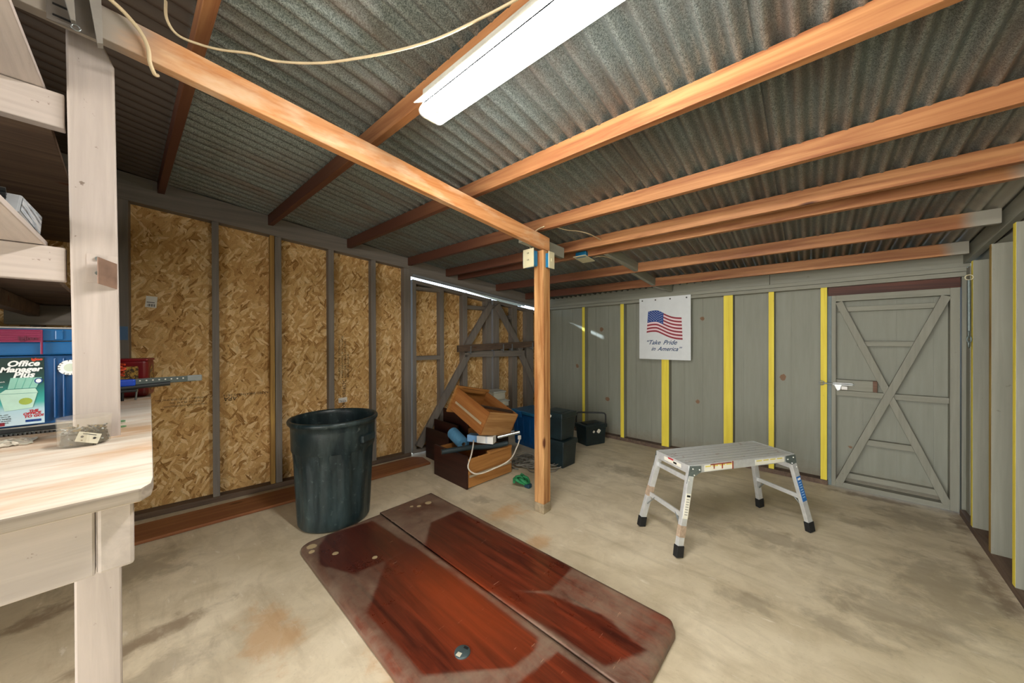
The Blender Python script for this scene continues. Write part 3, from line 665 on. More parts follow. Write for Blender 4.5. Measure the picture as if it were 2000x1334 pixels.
GL = NT('ribbed_reflector'); gv = GL.noise(GL.mp((1.5, 1, 30)), 2.2, 4, .7); GLM = GL.set(GL.ramp(gv, [(.38, '#4c5b6a'), (.48, '#cfdbe6'), (.58, '#fbfdff')]), .15, .1, .8)
b = MB(); b.add([(-.275, .001, .006), (.015, .001, .006), (-.02, .001, .044), (-.315, .001, .066)], [(0, 1, 2, 3)]); b.build('glass', GLM, wl_)
mb3 = thing('slotted_bracket', 'grey slotted metal bracket hanging over the top of bench post', 'bracket', (-1.55, -.08, 2.2))
MB().box(0, .003, -.05, .035, .02, .14).build('channel', plain('#77716a', .5, .3), mb3)
for k in range(3): MB().box(.003, .0045, -.04, -.005, .035 + k * .03, .040 + k * .03).build('slot', BLACK, mb3)
MB().prism([(.02, .14), (.045, .14), (.048, .0), (.038, -.005)], lambda u, v, t: (t, u, v), .004, .03).build('arm', plain('#9a958d', .5, .3), mb3)
MB().prism([(-.03, .14), (-.005, .14), (.0, .03), (-.008, .03)], lambda u, v, t: (t, u, v), .004, .03).build('arm', plain('#9a958d', .5, .3), mb3)
pts = [(.02, .0 + .008 * math.cos(a), .018 + .008 * math.sin(a)) for a in [k * math.pi / 6 for k in range(13)]]
MB().tube(pts, .002, 8).build('hook', STEEL, mb3)

# ------------------------------------------------------------------ things on the bench
IG = plain('#0d4a80', .35, var=.1); IGL = plain('#15578d', .32, var=.08); MAROON = plain('#7c1f44', .4, var=.08)
tb = thing('storage_tub', 'blue plastic office file tub with maroon latch on the workbench', 'tub', (-2.1, -.28, 1.05))
b = MB()
b.add([(.0, -.14, .0), (.0, .20, .0), (-.40, .20, 0), (-.40, -.14, 0), (.015, -.16, .25), (.015, .215, .25), (-.42, .215, .25), (-.42, -.16, .25)], [(3, 2, 1, 0), (4, 5, 6, 7), (0, 1, 5, 4), (1, 2, 6, 5), (2, 3, 7, 6), (3, 0, 4, 7)])
for yy in (.115, .135, .16): b.box(-.002, .018, yy, yy + .006, .02, .24)
b.build('body', IG, tb, bevel=.008)
MB().box(-.44, .035, -.18, .235, .252, .30).build('rim', IGL, tb, bevel=.006)
b = MB(); b.box(-.44, .038, -.18, .235, .302, .345)
for yy in (.12, .16, .2): b.box(.036, .043, yy, yy + .02, .306, .342)
b.build('lid', IGL, tb, bevel=.006)
MB().box(-.44, .03, -.18, .235, .3455, .352).build('lid_top', plain('#a9a29a', .6), tb, bevel=.003)
b = MB().box(.040, .052, -.18, .095, .298, .342); b.box(.040, .052, .090, .095, .255, .30)
for k in range(5): b.box(.052, .054, -.18, .09, .304 + k * .008, .307 + k * .008)
b.build('latch', MAROON, tb, bevel=.002)
text('latch_lettering', 'igloo', .02, plain('#5a1030', .5), face_mx((.0545, .045, .305), (0, 1, 0), (0, 0, 1)), tb, bold=.0008)
LM = NT('glossy_paper_label'); sz = LM.n('ShaderNodeSeparateXYZ'); LM.l(LM.tc.outputs['Object'], sz.inputs[0])
lc = LM.ramp(sz.outputs[2], [(.02, '#c3d9e2'), (.06, '#b0d0da'), (.085, '#3fa79f'), (.12, '#23867e'), (.16, '#1c4a44'), (.2, '#16302c')])
LABEL = LM.set(lc, .35)
MB().box(.017, .0185, -.14, .095, .008, .243).build('paper_label', LABEL, tb)
def tt(body, y, z, s, mat, shear=0, bold=0, tilt=0.0):
    text('label_lettering', body, s, mat, face_mx((.0188, y, z), (0, math.cos(tilt), math.sin(tilt)), (0, -math.sin(tilt), math.cos(tilt))), tb, shear=shear, bold=bold)
ORG = plain('#d8492b', .5); WT = plain('#eef0ee', .5, var=.02); RD = plain('#b3202c', .5)
tt('Office', .018, .214, .027, WT, .25, .0010); tt('Manager', .004, .1945, .0245, WT, .25, .0010); tt('Plus', .030, .174, .027, WT, .25, .0010)
tt('igloo', .068, .233, .012, ORG, 0, .0006); tt('THE', .062, .0505, .0105, RD, .2, .0006, .05); tt('OFFICE', .050, .041, .0115, RD, .2, .0006, .05); tt('TO GO!', .052, .031, .0115, RD, .2, .0006, .05)
for k in range(5): tt(('store, sort', 'and carry all', 'your hanging', 'files at home', 'or at work')[k], -.004, .046 - k * .007, .0058, BLACK)
for k in range(3): tt(('secure latch', 'snaps shut', 'tight')[k], -.012, .16 - k * .017, .0055, WT)
MB().box(.0186, .0192, .055, .088, .016, .024).build('label_stripe', NAVY, tb); tt("it's for keeps!", .057, .0185, .0045, WT)
MB().box(.0186, .0192, -.002, .014, .010, .022).build('label_flag', RED, tb)
MB().box(.0193, .0196, -.002, .005, .016, .022).build('label_flag', NAVY, tb)
b = MB(); mt = plain('#b9dccb', .5)
b.prism([(.002, .120), (.016, .134), (.076, .134), (.082, .118)], lambda u, v, t: (t, u, v), .0190, .0196)
b.prism([(.003, .119), (.080, .117), (.070, .066), (.014, .060)], lambda u, v, t: (t, u, v), .0197, .0202)
b.build('label_picture', mt, tb)
b = MB(); b.prism([(.020, .136), (.078, .136), (.090, .172), (.026, .174)], lambda u, v, t: (t, u, v), .0190, .0196)
for k in range(1, 4): b.prism([(.020 + .0145 * k - .0012, .136), (.020 + .0145 * k, .136), (.026 + .016 * k, .173), (.026 + .016 * k - .0012, .173)], lambda u, v, t: (t, u, v), .0197, .0200, 1)
b.build('label_picture', [plain('#8cc5b3', .5), plain('#4d9d8c', .5)], tb)
MB().prism([(.056 + .014 * math.cos(a), .090 + .012 * math.sin(a)) for a in [k * math.pi / 8 for k in range(16)]], lambda u, v, t: (t, u, v), .0203, .0206).build('label_picture', plain('#9fb24a', .5), tb)
tt('Plus', .030, .092, .010, BLACK, .1, .0004)
MB().prism([(.083 + .009 * math.cos(a), .160 + .010 * math.sin(a)) for a in [k * math.pi / 8 for k in range(16)]], lambda u, v, t: (t, u, v), .0201, .0206).build('label_seal', NAVY, tb)
MB().prism([(.083 + .006 * math.cos(a), .160 + .007 * math.sin(a)) for a in [k * math.pi / 8 for k in range(16)]], lambda u, v, t: (t, u, v), .0207, .0209).build('label_seal', WT, tb)
b = MB(); cyy, czz = .152, .203
b.prism([(cyy + .028 * math.cos(a), czz + .028 * math.sin(a)) for a in [k * math.pi / 16 for k in range(32)]], lambda u, v, t: (t, u, v), .017, .019)
b.build('round_sticker', WT, tb)
MB().prism([(cyy + .0145 * math.cos(a), czz + .0145 * math.sin(a)) for a in [k * math.pi / 12 for k in range(24)]], lambda u, v, t: (t, u, v), .019, .0195).build('sticker_centre', plain('#c9d3c0', .5), tb)
for k, ch in enumerate('FREE FILES INSIDE '):
    a = math.pi - k * 2 * math.pi / 18 + .3
    text('sticker_lettering', ch, .0078, BLACK, face_mx((.0192, cyy + .0225 * math.cos(a), czz + .0225 * math.sin(a)), (0, math.sin(a), -math.cos(a)), (0, math.cos(a), math.sin(a))), tb, bold=.0002, align='CENTER')

# open container full of screws
ct = thing('plastic_container', 'round translucent plastic container full of screws beside the bench post', 'container', (-1.597, -.072, 1.05))
def clear_mat():
    t = NT('cloudy_clear_plastic'); t.set('#d9cfba', .25, 0, .5); t.b.inputs['Alpha'].default_value = .13
    return t.m
b = MB(); 
el = lambda r, z, a: r * (1.0 if abs(math.sin(a)) < 0 else 1)
b.lathe([(.0, .001), (.045, .001), (.0495, .006), (.0525, .082), (.0505, .082), (.0475, .008), (.0, .004)], 40); b.build('cup', clear_mat(), ct)
b = MB(); random.seed(3)
for k in range(260):
    a = random.random() * 6.28; r_ = .042 * math.sqrt(random.random()); z = .010 + random.random() * .040
    d = Vector((random.uniform(-1, 1), random.uniform(-1, 1), random.uniform(-.4, .4))).normalized() * random.uniform(.008, .017)
    p0 = Vector((r_ * math.cos(a), r_ * math.sin(a), z)); 
    if (p0 + d).to_2d().length > .046 or (p0 - d).to_2d().length > .046: d *= .4
    b.tube([p0 - d, p0 + d], random.uniform(.0016, .0036), 6, mi=random.randrange(3))
b.lathe([(0, .042), (.03, .040), (.043, .034), (.045, .006), (0, .006)], 20, mi=2, sm=False)
b.build('screws', [STEEL, plain('#7a6a4a', .5, .6), plain('#38352f', .6, .3)], ct)['kind'] = 'stuff'
MB().box(-.001, .001, -.022, .022, -.014, .014, mx=rotM(R(-12), 0, R(-18), (.0475, .008, .026))).build('hinge_plate', plain('#c9c4b0', .4, .3), ct)
b = MB()
for yy in (-.012, .012): b.tube([(.0012, yy, .001), (.0022, yy, .001)], .003, 10)
b.box(.001, .0018, -.013, .013, .009, .0105); b.v = [tuple(rotM(R(-12), 0, R(-18), (.0475, .008, .026)) @ Vector(v)) for v in b.v]
b.build('plate_holes', BLACK, ct)

cr = MB(); random.seed(11)
def crumple(name, mat, loc, sx, sy, sz, seed, lbl, cat, n=7):
    random.seed(seed); b = MB(); N = 12; vs = []
    for i in range(N + 1):
        for j in range(N + 1):
            u, v = i / N * 2 - 1, j / N * 2 - 1; e = max(0, 1 - (u * u + v * v) * .8)
            vs.append((u * sx + random.uniform(-.1, .1) * sx, v * sy + random.uniform(-.1, .1) * sy, sz * e * random.uniform(.3, 1) + .001))
    b.add(vs, [(i * (N + 1) + j, i * (N + 1) + j + 1, (i + 1) * (N + 1) + j + 1, (i + 1) * (N + 1) + j) for i in range(N) for j in range(N)])
    o = b.build(name, mat, loc=loc); so = o.modifiers.new('t', 'SOLIDIFY'); so.thickness = .0015; so.offset = 1; return tag(o, lbl, cat)
crumple('plastic_wrap', plain('#c8bfae', .3, .1), (-1.765, -.215, 1.051), .05, .04, .012, 5, 'crumpled pale plastic wrap lying on the left bench edge', 'wrap')
b = MB()
b.box(-.004, .004, -.11, .11, 0, .006); 
for k in range(24): b.box(.004, .007, -.11 + k * .009, -.106 + k * .009, .0, .006)
tag(b.build('saw_blade', plain('#3b3a38', .5, .5), loc=(-1.90, -.195, 1.051), rotz=R(-14)), 'dark toothed hacksaw blade lying before the blue tub', 'blade')
b = MB().box(-.006, .006, -.10, .08, 0, .014); b.tube([(0, -.12, .007), (0, -.08, .007)], .006, 8)
tag(b.build('hand_file', BLACK, loc=(-1.955, -.19, 1.051), rotz=R(-8), bevel=.002), 'black hand tool lying against the foot of blue tub', 'tool')
# red tin, blue tool, orange clip, green bits
tin = thing('decorated_tin', 'dark red square tin with gold picture panels at the bench end', 'tin', (-2.80, .025, 1.05), R(-14))
MB().box(-.065, .065, -.085, .085, 0, .20).build('box', plain('#6e1116', .35), tin, bevel=.018, seg=3)
MB().box(-.067, .067, -.087, .087, .192, .206).build('lid', plain('#7b141b', .35), tin, bevel=.012, seg=3)
GP = NT('gilt_picture_print'); gn = GP.noise(GP.mp((1, 1, 1)), 60, 4, .7); GPM = GP.set(GP.ramp(gn, [(.38, '#4a3a2a'), (.5, '#a9863f'), (.6, '#c9a45a'), (.68, '#7b2a20')], 'CONSTANT'), .4)
MB().box(.0655, .067, -.055, .05, .03, .165).build('picture_panel', GPM, tin)
MB().prism([(-.035, .09), (-.02, .14), (0, .17), (.02, .14), (.035, .09), (.02, .03), (-.02, .03)], lambda u, v, t: (u, t, v), .0855, .087).build('picture_panel', GPM, tin)
tool = thing('bar_tool', 'long grey riveted bar tool with blue grip sticking out past the bench end', 'tool', (-2.60, .0, 1.12), R(2))
b = MB().box(-.008, .008, .03, .275, .006, .038); b.build('bar', plain('#56605f', .5, .3), tool, bevel=.003)
MB().box(-.0085, .0085, .235, .30, .006, .040).build('bar_end', plain('#8b9192', .5, .3), tool, bevel=.005)
for k in range(8): MB().tube([(.008, .06 + k * .023, .027), (.0105, .06 + k * .023, .027)], .0035, 8).build('rivet', WHITE, tool)
MB().tube([(.004, -.06, -.008), (.004, .17, .004)], .012, 12).build('sleeve', plain('#25292b', .5), tool)
MB().box(-.016, .018, -.05, .045, .002, .038).build('grip', plain('#1149c4', .4), tool, bevel=.008, seg=3)
MB().box(-.012, .012, -.05, .05, -.028, -.016).build('trigger_guard', BLACK, tool, bevel=.003)
MB().tube([(.0, .05, -.012), (.0, .045, -.07)], .004, 8).build('foot', STEEL, tool)
MB().tube([(.0, .0, -.012), (.0, .0, -.07)], .006, 8).build('foot', BLACK, tool)
b = MB(); random.seed(5)
for k in range(7): 
    pts = [(random.uniform(-.02, .02), random.uniform(-.05, .035), .01 + k * .009 + random.uniform(0, .01)) for _ in range(4)]; b.tube(pts, .005, 6)
tag(b.build('cable_tangle', plain('#d8502c', .45), loc=(-2.62, -.02, 1.165)), 'bright orange plastic clip tangle lying on top of the blue grip tool', 'clip')
b = MB(); random.seed(6)
for k in range(5):
    c_ = Vector((random.uniform(-.025, .02), random.uniform(-.02, .014), .006 + .004 * k))
    b.tube([c_ + Vector((.008 * math.cos(a), .008 * math.sin(a), 0)) for a in [q * math.pi / 5 for q in range(11)]], .002, 6, mi=k % 2)
tag(b.build('washers', [plain('#5d8a5a', .5), plain('#b9b8a8', .4, .3)], loc=(-1.80, -.008, 1.05)), 'little heap of green and silver rings right of the bench post', 'hardware')

# ------------------------------------------------------------------ light fixture
fx = thing('fluorescent_light', 'lit twin tube fluorescent strip light hanging under the roof rafters', 'light', (-.62, .865, 2.30))
WM = plain('#c9c8bd', .4)
MB().box(-.60, .60, -.035, .035, .045, .098).build('housing', WM, fx, bevel=.004)
MB().prism([(-.078, .022), (-.035, .048), (.035, .048), (.078, .022), (.076, .020), (.035, .045), (-.035, .045), (-.076, .020)], lambda u, v, t: (t, u, v), -.60, .60).build('reflector', WM, fx)
tm = bpy.data.materials.new('lit_tube'); tm.use_nodes = True; n = tm.node_tree.nodes; n.clear(); e = n.new('ShaderNodeEmission'); e.inputs[0].default_value = (1.0, .975, .925, 1); e.inputs[1].default_value = TUBE_STRENGTH
oo = n.new('ShaderNodeOutputMaterial'); tm.node_tree.links.new(e.outputs[0], oo.inputs[0])
for s_ in (-1, 1):
    t_ = MB().tube([(-.585, s_ * .036, .0), (.585, s_ * .036, 0)], .021, 16).build('tube', tm, fx)
    for ex in (-1, 1): MB().tube([(ex * .585, s_ * .036, 0), (ex * .597, s_ * .036, 0)], .019, 14).build('tube_cap', ALU, fx)
for ex in (-1, 1):
    MB().prism([(-.03, .05), (.03, .05), (.05, .01), (.03, -.014), (-.03, -.014), (-.05, .01)], lambda u, v, t: (t, u, v), ex * .598, ex * .606).build('end_socket', plain('#d6d0b0', .4), fx, bevel=.001)

# ------------------------------------------------------------------ wires and boxes
def smooth_path(P, n=6):
    P = [Vector(p) for p in P]; out = []
    for i in range(len(P) - 1):
        p0, p1, p2, p3 = P[max(i - 1, 0)], P[i], P[i + 1], P[min(i + 2, len(P) - 1)]
        for k in range(n):
            t = k / n; out.append(.5 * ((2 * p1) + (-p0 + p2) * t + (2 * p0 - 5 * p1 + 4 * p2 - p3) * t * t + (-p0 + 3 * p1 - 3 * p2 + p3) * t ** 3))
    out.append(P[-1]); return out
def wire(name, pts, r, mat, lbl, cat='cord'):
    o0 = Vector(pts[len(pts) // 2]); b = MB().tube([Vector(p) - o0 for p in smooth_path(pts)], r, 8); return tag(b.build(name, mat, loc=o0), lbl, cat)
wire('power_cord', [(-1.60, .10, 2.47), (-1.565, .10, 2.39), (-1.575, .125, 2.362), (-1.568, .173, 2.36), (-1.541, .229, 2.36), (-1.482, .303, 2.36), (-1.448, .371, 2.357), (-1.348, .472, 2.358), (-1.234, .551, 2.36), (-1.081, .642, 2.364), (-.937, .709, 2.368), (-.771, .762, 2.375), (-.645, .80, 2.385)],
     .0042, CORD, 'tan power cord looping across under the corrugated roof to the light')
wire('power_cord', [(-1.525, -.03, 2.345), (-1.53, -.01, 2.337), (-1.535, .011, 2.325), (-1.54, .041, 2.295), (-1.545, .057, 2.258), (-1.55, .061, 2.22), (-1.57, .072, 2.20), (-1.60, .08, 2.215)], .0055, CORD, 'thick tan cord hooked over the near end of the long beam')
wire('power_cord', [(-1.64, 2.10, 2.06), (-1.645, 2.08, 2.10), (-1.63, 2.09, 2.16), (-1.60, 2.13, 2.21), (-1.57, 2.18, 2.24)], .004, CORD, 'tan wire rising from blue box to rafters at the middle post')
wire('power_cord', [(-1.50, 2.24, 2.235), (-1.46, 2.33, 2.225), (-1.42, 2.45, 2.235), (-1.36, 2.52, 2.215), (-1.34, 2.68, 2.20)], .004, CORD, 'tan wire looping along the rafters just right of middle post')
wire('power_cord', [(-1.60, 2.98, 2.14), (-1.50, 3.05, 2.155), (-1.44, 3.22, 2.13), (-1.41, 3.40, 2.115)], .004, CORD, 'tan wire running behind the ceiling outlet box')
ob = thing('outlet_box', 'cream outlet plate on blue electrical box, left side of middle post', 'outlet', (-1.66, 2.105, 1.92), R(-4))
MB().box(-.05, .065, -.028, .03, .0, .125).build('box', BLUEBOX, ob, bevel=.012)
MB().box(-.035, .075, -.036, -.029, -.008, .135).build('cover_plate', CREAMP, ob, bevel=.003)
for zz in (.03, .082):
    sk = MB().prism([(.02 + .017 * math.cos(a), zz + .017 + .015 * math.sin(a)) for a in [k * math.pi / 8 for k in range(16)]], lambda u, v, t: (u, t, v), -.0375, -.036).build('socket', CREAMP, ob)
    for xx in (.012, .024): MB().box(xx, xx + .004, -.0385, -.0375, zz + .014, zz + .026).build('slot', BLACK, sk)
MB().box(-.052, -.0505, -.012, .012, .05, .09).build('box_label', WHITE, ob)
ob2 = thing('outlet_box', 'narrow cream switch plate on right face of middle post', 'outlet', (-1.553, 2.19, 1.91))
MB().box(0, .035, -.02, .038, .005, .115).build('box', BLUEBOX, ob2, bevel=.004)
MB().box(.035, .042, -.032, .045, -.004, .125).build('cover_plate', CREAMP, ob2, bevel=.003)
b = MB().box(.042, .046, -.004, .004, .05, .07); b.build('toggle', CREAMP, ob2)
ob3 = thing('outlet_box', 'blank cream outlet plate under the rafters right of middle post', 'outlet', (-1.62, 2.885, 2.115))
MB().box(-.05, .06, -.07, .055, .006, .06).build('box', BLUEBOX, ob3, bevel=.008)
MB().box(-.062, .068, -.095, .095, 0, .006, mx=rotM(0, 0, R(-7))).build('cover_plate', CREAMP, ob3, bevel=.002)

# ------------------------------------------------------------------ dustbin
tc = thing('trash_can', 'tall dark plastic trash can without its lid, standing by the plank', 'trash can', (-2.745, 1.07, 0))
def canmat():
    t = NT('dusty_dark_plastic'); v = t.mp((7, 7, 1.5)); n1 = t.noise(v, 1.6, 5, .65, .3); n2 = t.noise(t.mp((1, 1, 1)), 30, 3)
    c = t.mix(t.math('MULTIPLY', t.ramp(n1, [(.42, 0.0), (.72, 1.0)]), .55), '#17262a', '#4c5c5c')
    c = t.mix(t.math('MULTIPLY', t.ramp(n2, [(.62, 0.0), (.72, 1.0)]), .3), c, '#6f7d7a')
    return t.set(c, .38, 0, .5)
CM = canmat()
def canr(r, z, a):
    if z > .62 or z < .03: return r
    q = (a * 12 / (2 * math.pi)) % 1.0                       # twelve shallow vertical flutes
    f = 1 if (.12 < q < .62) else 0
    return r - (.011 if (f and z < .55) else 0)
prof = [(0, .004), (.235, .004), (.246, .02), (.252, .1), (.262, .3), (.270, .48), (.276, .545), (.284, .56), (.287, .70), (.289, .735), (.300, .742), (.307, .752), (.309, .766), (.303, .777), (.292, .779), (.284, .770), (.280, .745), (.274, .56), (.262, .40), (.246, .12), (.238, .03), (0, .02)]
MB().lathe(prof, 96, fn=canr).build('bin_body', CM, tc)
for a in (R(-150), R(30)):
    m = Matrix.Rotation(a, 4, 'Z'); MB().box(.268, .300, -.075, .075, .60, .655, mx=m).build('handle_grip', CM, tc, bevel=.01, seg=3)

# ------------------------------------------------------------------ table top on the floor
def inside(p, poly):
    x, y = p; c = False; n = len(poly)
    for i in range(n):
        x1, y1 = poly[i]; x2, y2 = poly[(i + 1) % n]
        if (y1 > y) != (y2 > y) and x < (x2 - x1) * (y - y1) / (y2 - y1) + x1: c = not c
    return c
def pdist(p, poly):
    d = 9; n = len(poly); P = Vector(p)
    for i in range(n):
        a, b_ = Vector(poly[i]), Vector(poly[(i + 1) % n]); t = max(0, min(1, (P - a).dot(b_ - a) / (b_ - a).length_squared)); d = min(d, (P - a - (b_ - a) * t).length)
    return d
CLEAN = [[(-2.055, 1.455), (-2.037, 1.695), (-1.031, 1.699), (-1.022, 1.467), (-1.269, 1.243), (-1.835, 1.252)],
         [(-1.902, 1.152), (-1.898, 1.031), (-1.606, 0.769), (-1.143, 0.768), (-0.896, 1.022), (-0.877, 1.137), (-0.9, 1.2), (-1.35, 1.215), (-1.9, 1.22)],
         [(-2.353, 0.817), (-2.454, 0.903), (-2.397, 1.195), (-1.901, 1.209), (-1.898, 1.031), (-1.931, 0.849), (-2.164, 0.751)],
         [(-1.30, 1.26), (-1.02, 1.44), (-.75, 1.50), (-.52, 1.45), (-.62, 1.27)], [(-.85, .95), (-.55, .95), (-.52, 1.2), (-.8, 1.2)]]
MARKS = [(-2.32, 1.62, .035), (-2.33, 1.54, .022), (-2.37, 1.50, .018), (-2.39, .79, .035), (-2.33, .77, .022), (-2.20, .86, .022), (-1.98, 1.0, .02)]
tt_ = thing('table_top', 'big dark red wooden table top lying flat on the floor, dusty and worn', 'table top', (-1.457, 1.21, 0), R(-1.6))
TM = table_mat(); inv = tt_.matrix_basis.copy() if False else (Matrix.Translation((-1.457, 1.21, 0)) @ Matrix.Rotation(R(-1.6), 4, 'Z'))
def board(name, x0, x1, y0, y1, cut, rounded_low, seed):
    """slab x0..x1, y0..y1; cut = corners chamfered {(sx,sy):r}; rounded_low: sides with bevelled moulding"""
    st = .0125; nx = round((x1 - x0) / st); ny = round((y1 - y0) / st); H = .042; b = MB(); random.seed(seed)
    vs = []
    def sq(x, y):
        for (sx, sy), r in cut.items():
            cx = x1 - r if sx > 0 else x0 + r; cy = y1 - r if sy > 0 else y0 + r
            dx, dy = (x - cx) * sx, (y - cy) * sy
            if dx > 0 and dy > 0:
                m = max(dx, dy); l = math.hypot(dx, dy); k = m / l if l else 1; x = cx + sx * dx * k; y = cy + sy * dy * k
        return x, y
    for j in range(ny + 1):
        for i in range(nx + 1):
            x, y = x0 + (x1 - x0) * i / nx, y0 + (y1 - y0) * j / ny; 
            e = 1.0
            for side in rounded_low:
                dd = {'x1': x1 - x, 'x0': x - x0, 'y0': y - y0, 'y1': y1 - y}[side]; e = min(e, max(0, dd) / .035)
            z = H - .016 * (1 - min(1, e)) ** 2
            X_, Y_ = sq(x, y); vs.append((X_, Y_, z))
    n = nx + 1; top = [(j * n + i, j * n + i + 1, (j + 1) * n + i + 1, (j + 1) * n + i) for j in range(ny) for i in range(nx)]
    b.add(vs, top, 0, True)
    rim = [i for i in range(nx + 1)] + [j * n + nx for j in range(1, ny + 1)] + [ny * n + i for i in range(nx - 1, -1, -1)] + [j * n for j in range(ny - 1, 0, -1)]
    o = len(b.v); b.v += [(vs[i][0], vs[i][1], .004) for i in rim]; k = len(rim)
    for q in range(k): b.f.append([rim[q], rim[(q + 1) % k], o + (q + 1) % k, o + q]); b.m.append(0); b.sm.append(False)
    b.f.append([o + q for q in range(k)][::-1]); b.m.append(0); b.sm.append(False)
    ob_ = b.build(name, TM, tt_)
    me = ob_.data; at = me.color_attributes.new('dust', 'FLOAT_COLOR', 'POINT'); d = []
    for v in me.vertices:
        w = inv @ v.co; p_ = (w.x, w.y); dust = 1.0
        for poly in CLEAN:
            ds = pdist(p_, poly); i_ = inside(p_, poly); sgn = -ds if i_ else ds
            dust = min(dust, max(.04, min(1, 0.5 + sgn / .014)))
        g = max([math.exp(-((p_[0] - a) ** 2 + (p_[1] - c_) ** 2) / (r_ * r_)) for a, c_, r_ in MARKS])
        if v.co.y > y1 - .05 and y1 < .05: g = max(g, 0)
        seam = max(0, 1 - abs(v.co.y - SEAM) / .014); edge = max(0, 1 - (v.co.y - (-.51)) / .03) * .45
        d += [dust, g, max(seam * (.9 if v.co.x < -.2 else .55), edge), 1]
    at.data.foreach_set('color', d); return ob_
SEAM = .045
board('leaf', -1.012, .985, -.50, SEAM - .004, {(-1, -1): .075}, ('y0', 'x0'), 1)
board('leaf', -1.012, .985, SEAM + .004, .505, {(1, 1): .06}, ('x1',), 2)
gp = MB().lathe([(0, .0465), (.030, .0465), (.033, .0445), (.034, .0405), (0, .0405)], 32, c=(.365, -.265, 0)).build('grommet_cap', plain('#3c4a4c', .35), tt_); gp['label'] = 'dark grey round cable grommet'
MB().prism([(.358, -.296), (.378, -.290), (.372, -.272), (.354, -.278)], lambda u, v, t: (u, v, t), .0466, .0474).build('grommet_notch', plain('#c9c4b0', .5), tt_)
MB().prism([(.356, -.252), (.376, -.246), (.372, -.236), (.352, -.242)], lambda u, v, t: (u, v, t), .0466, .0472).build('grommet_slot', BLACK, tt_)

# ------------------------------------------------------------------ work platform
ang = math.atan2(.914, .62)
pf = thing('work_platform', 'silver aluminium folding work platform with paint spattered top', 'platform', (-.465, 2.8285, 0), ang)
Lh, Wh, Hh = .44, .15, .548
b = MB()
for k in range(7):
    y0 = -Wh + .004 + k * (2 * Wh / 7); b.box(-Lh + .01, Lh - .01, y0, y0 + 2 * Wh / 7 - .014, Hh - .02, Hh)
    b.box(-Lh + .01, Lh - .01, y0 + .016, y0 + .020, Hh, Hh + .0015); b.box(-Lh + .01, Lh - .01, y0 + .028, y0 + .031, Hh, Hh + .0015)
DT = NT('spattered_aluminium'); dn = DT.noise(DT.mp((9, 9, 9)), 1.5, 5, .7); DECK = DT.set(DT.mix(DT.math('MULTIPLY', DT.ramp(dn, [(.6, 0.0), (.68, 1.0)]), .6), '#c8cac8', '#8a6253'), .42, .4)
b.build('deck', DECK, pf)
for s_ in (-1, 1):
    MB().box(-Lh, Lh, s_ * Wh - .004 * (1 - s_) - .0, s_ * Wh + .008 - .004 * (1 - s_) + .0, Hh - .052, Hh + .002).build('side_rail', ALU, pf, bevel=.001)
    MB().box(s_ * Lh - .005, s_ * Lh + .005, -Wh - .004, Wh + .004, Hh - .052, Hh + .002).build('end_rail', ALU, pf, bevel=.001)
FL = {}
for ex in (-1, 1):
    for sy in (-1, 1):
        a = Vector((ex * (Lh - .015), sy * (Wh - .002), Hh - .04)); f_ = Vector((ex * .55, sy * .185, .03)); FL[(ex, sy)] = (a, f_)
        lg = MB().beam(a, f_, .028, .042, (0, 1, 0)).build('leg', ALU, pf, bevel=.002)
        ft = f_ + (a - f_).normalized() * .045
        MB().beam(f_ + Vector((0, 0, -.026)) + (f_ - a).normalized() * .0, ft, .036, .050, (0, 1, 0)).build('rubber_foot', RUBBER, lg, bevel=.003)
        hp = MB().prism([(ex * (Lh - .085), Hh - .045), (ex * (Lh - .085), Hh - .008), (ex * Lh, Hh - .002), (ex * (Lh + .01), Hh - .05), (ex * (Lh + .045), Hh - .19), (ex * (Lh + .015), Hh - .195), (ex * (Lh - .02), Hh - .075)],
                   lambda u, v, t: (u, t, v), sy * (Wh + .010), sy * (Wh + .014)).build('hinge_plate', GALV, pf)
        for (u, v) in ((Lh - .07, Hh - .03), (Lh - .02, Hh - .02), (Lh - .03, Hh - .06), (Lh + .01, Hh - .09), (Lh + .02, Hh - .15)): MB().tube([(ex * u, sy * (Wh + .013), v), (ex * u, sy * (Wh + .018), v)], .004, 8).build('rivet', WHITE, hp)
for ex in (-1, 1):
    (a1, f1), (a2, f2) = FL[(ex, -1)], FL[(ex, 1)]
    for t in (.11, .56):
        MB().beam(a1.lerp(f1, t), a2.lerp(f2, t), .030, .012, (0, 0, 1)).build('rung', ALU, pf, bevel=.001)
    p1, p2 = a1.lerp(f1, .56), a2.lerp(f2, .56)
    MB().beam(p1.lerp(p2, .2), a1.lerp(f1, .74), .006, .012, (0, 0, 1)).build('strut', ALU2, pf)
    MB().beam(p1.lerp(p2, .8), a2.lerp(f2, .74), .006, .012, (0, 0, 1)).build('strut', ALU2, pf)
PAPER = plain('#e4e1d2', .5, var=.05); YLB = plain('#d9c95e', .5); RST = plain('#8a3a22', .6, var=.3)
yr = -Wh - .0092
b = MB().box(-.325, -.10, yr - .001, yr, Hh - .047, Hh - .006, 0)
for k in range(4): b.box(-.32 + k * .056, -.275 + k * .056, yr - .0015, yr - .001, Hh - .02, Hh - .012, 1)
b.box(-.28, -.11, yr - .0018, yr - .0012, Hh - .011, Hh - .004, 2); b.box(-.105, -.095, yr - .002, yr, Hh - .05, Hh - .0, 2); b.box(-.255, -.247, yr - .0019, yr - .0012, Hh - .036, Hh - .011, 2); b.box(-.19, -.18, yr - .0019, yr - .0012, Hh - .04, Hh - .011, 2)
b.build('warning_label', [PAPER, YLB, RST], pf)
b = MB().box(.09, .345, yr - .001, yr, Hh - .046, Hh - .010, 0)
for k in range(4): b.box(.10 + k * .06, .145 + k * .06, yr - .0015, yr - .001, Hh - .022, Hh - .015, 1)
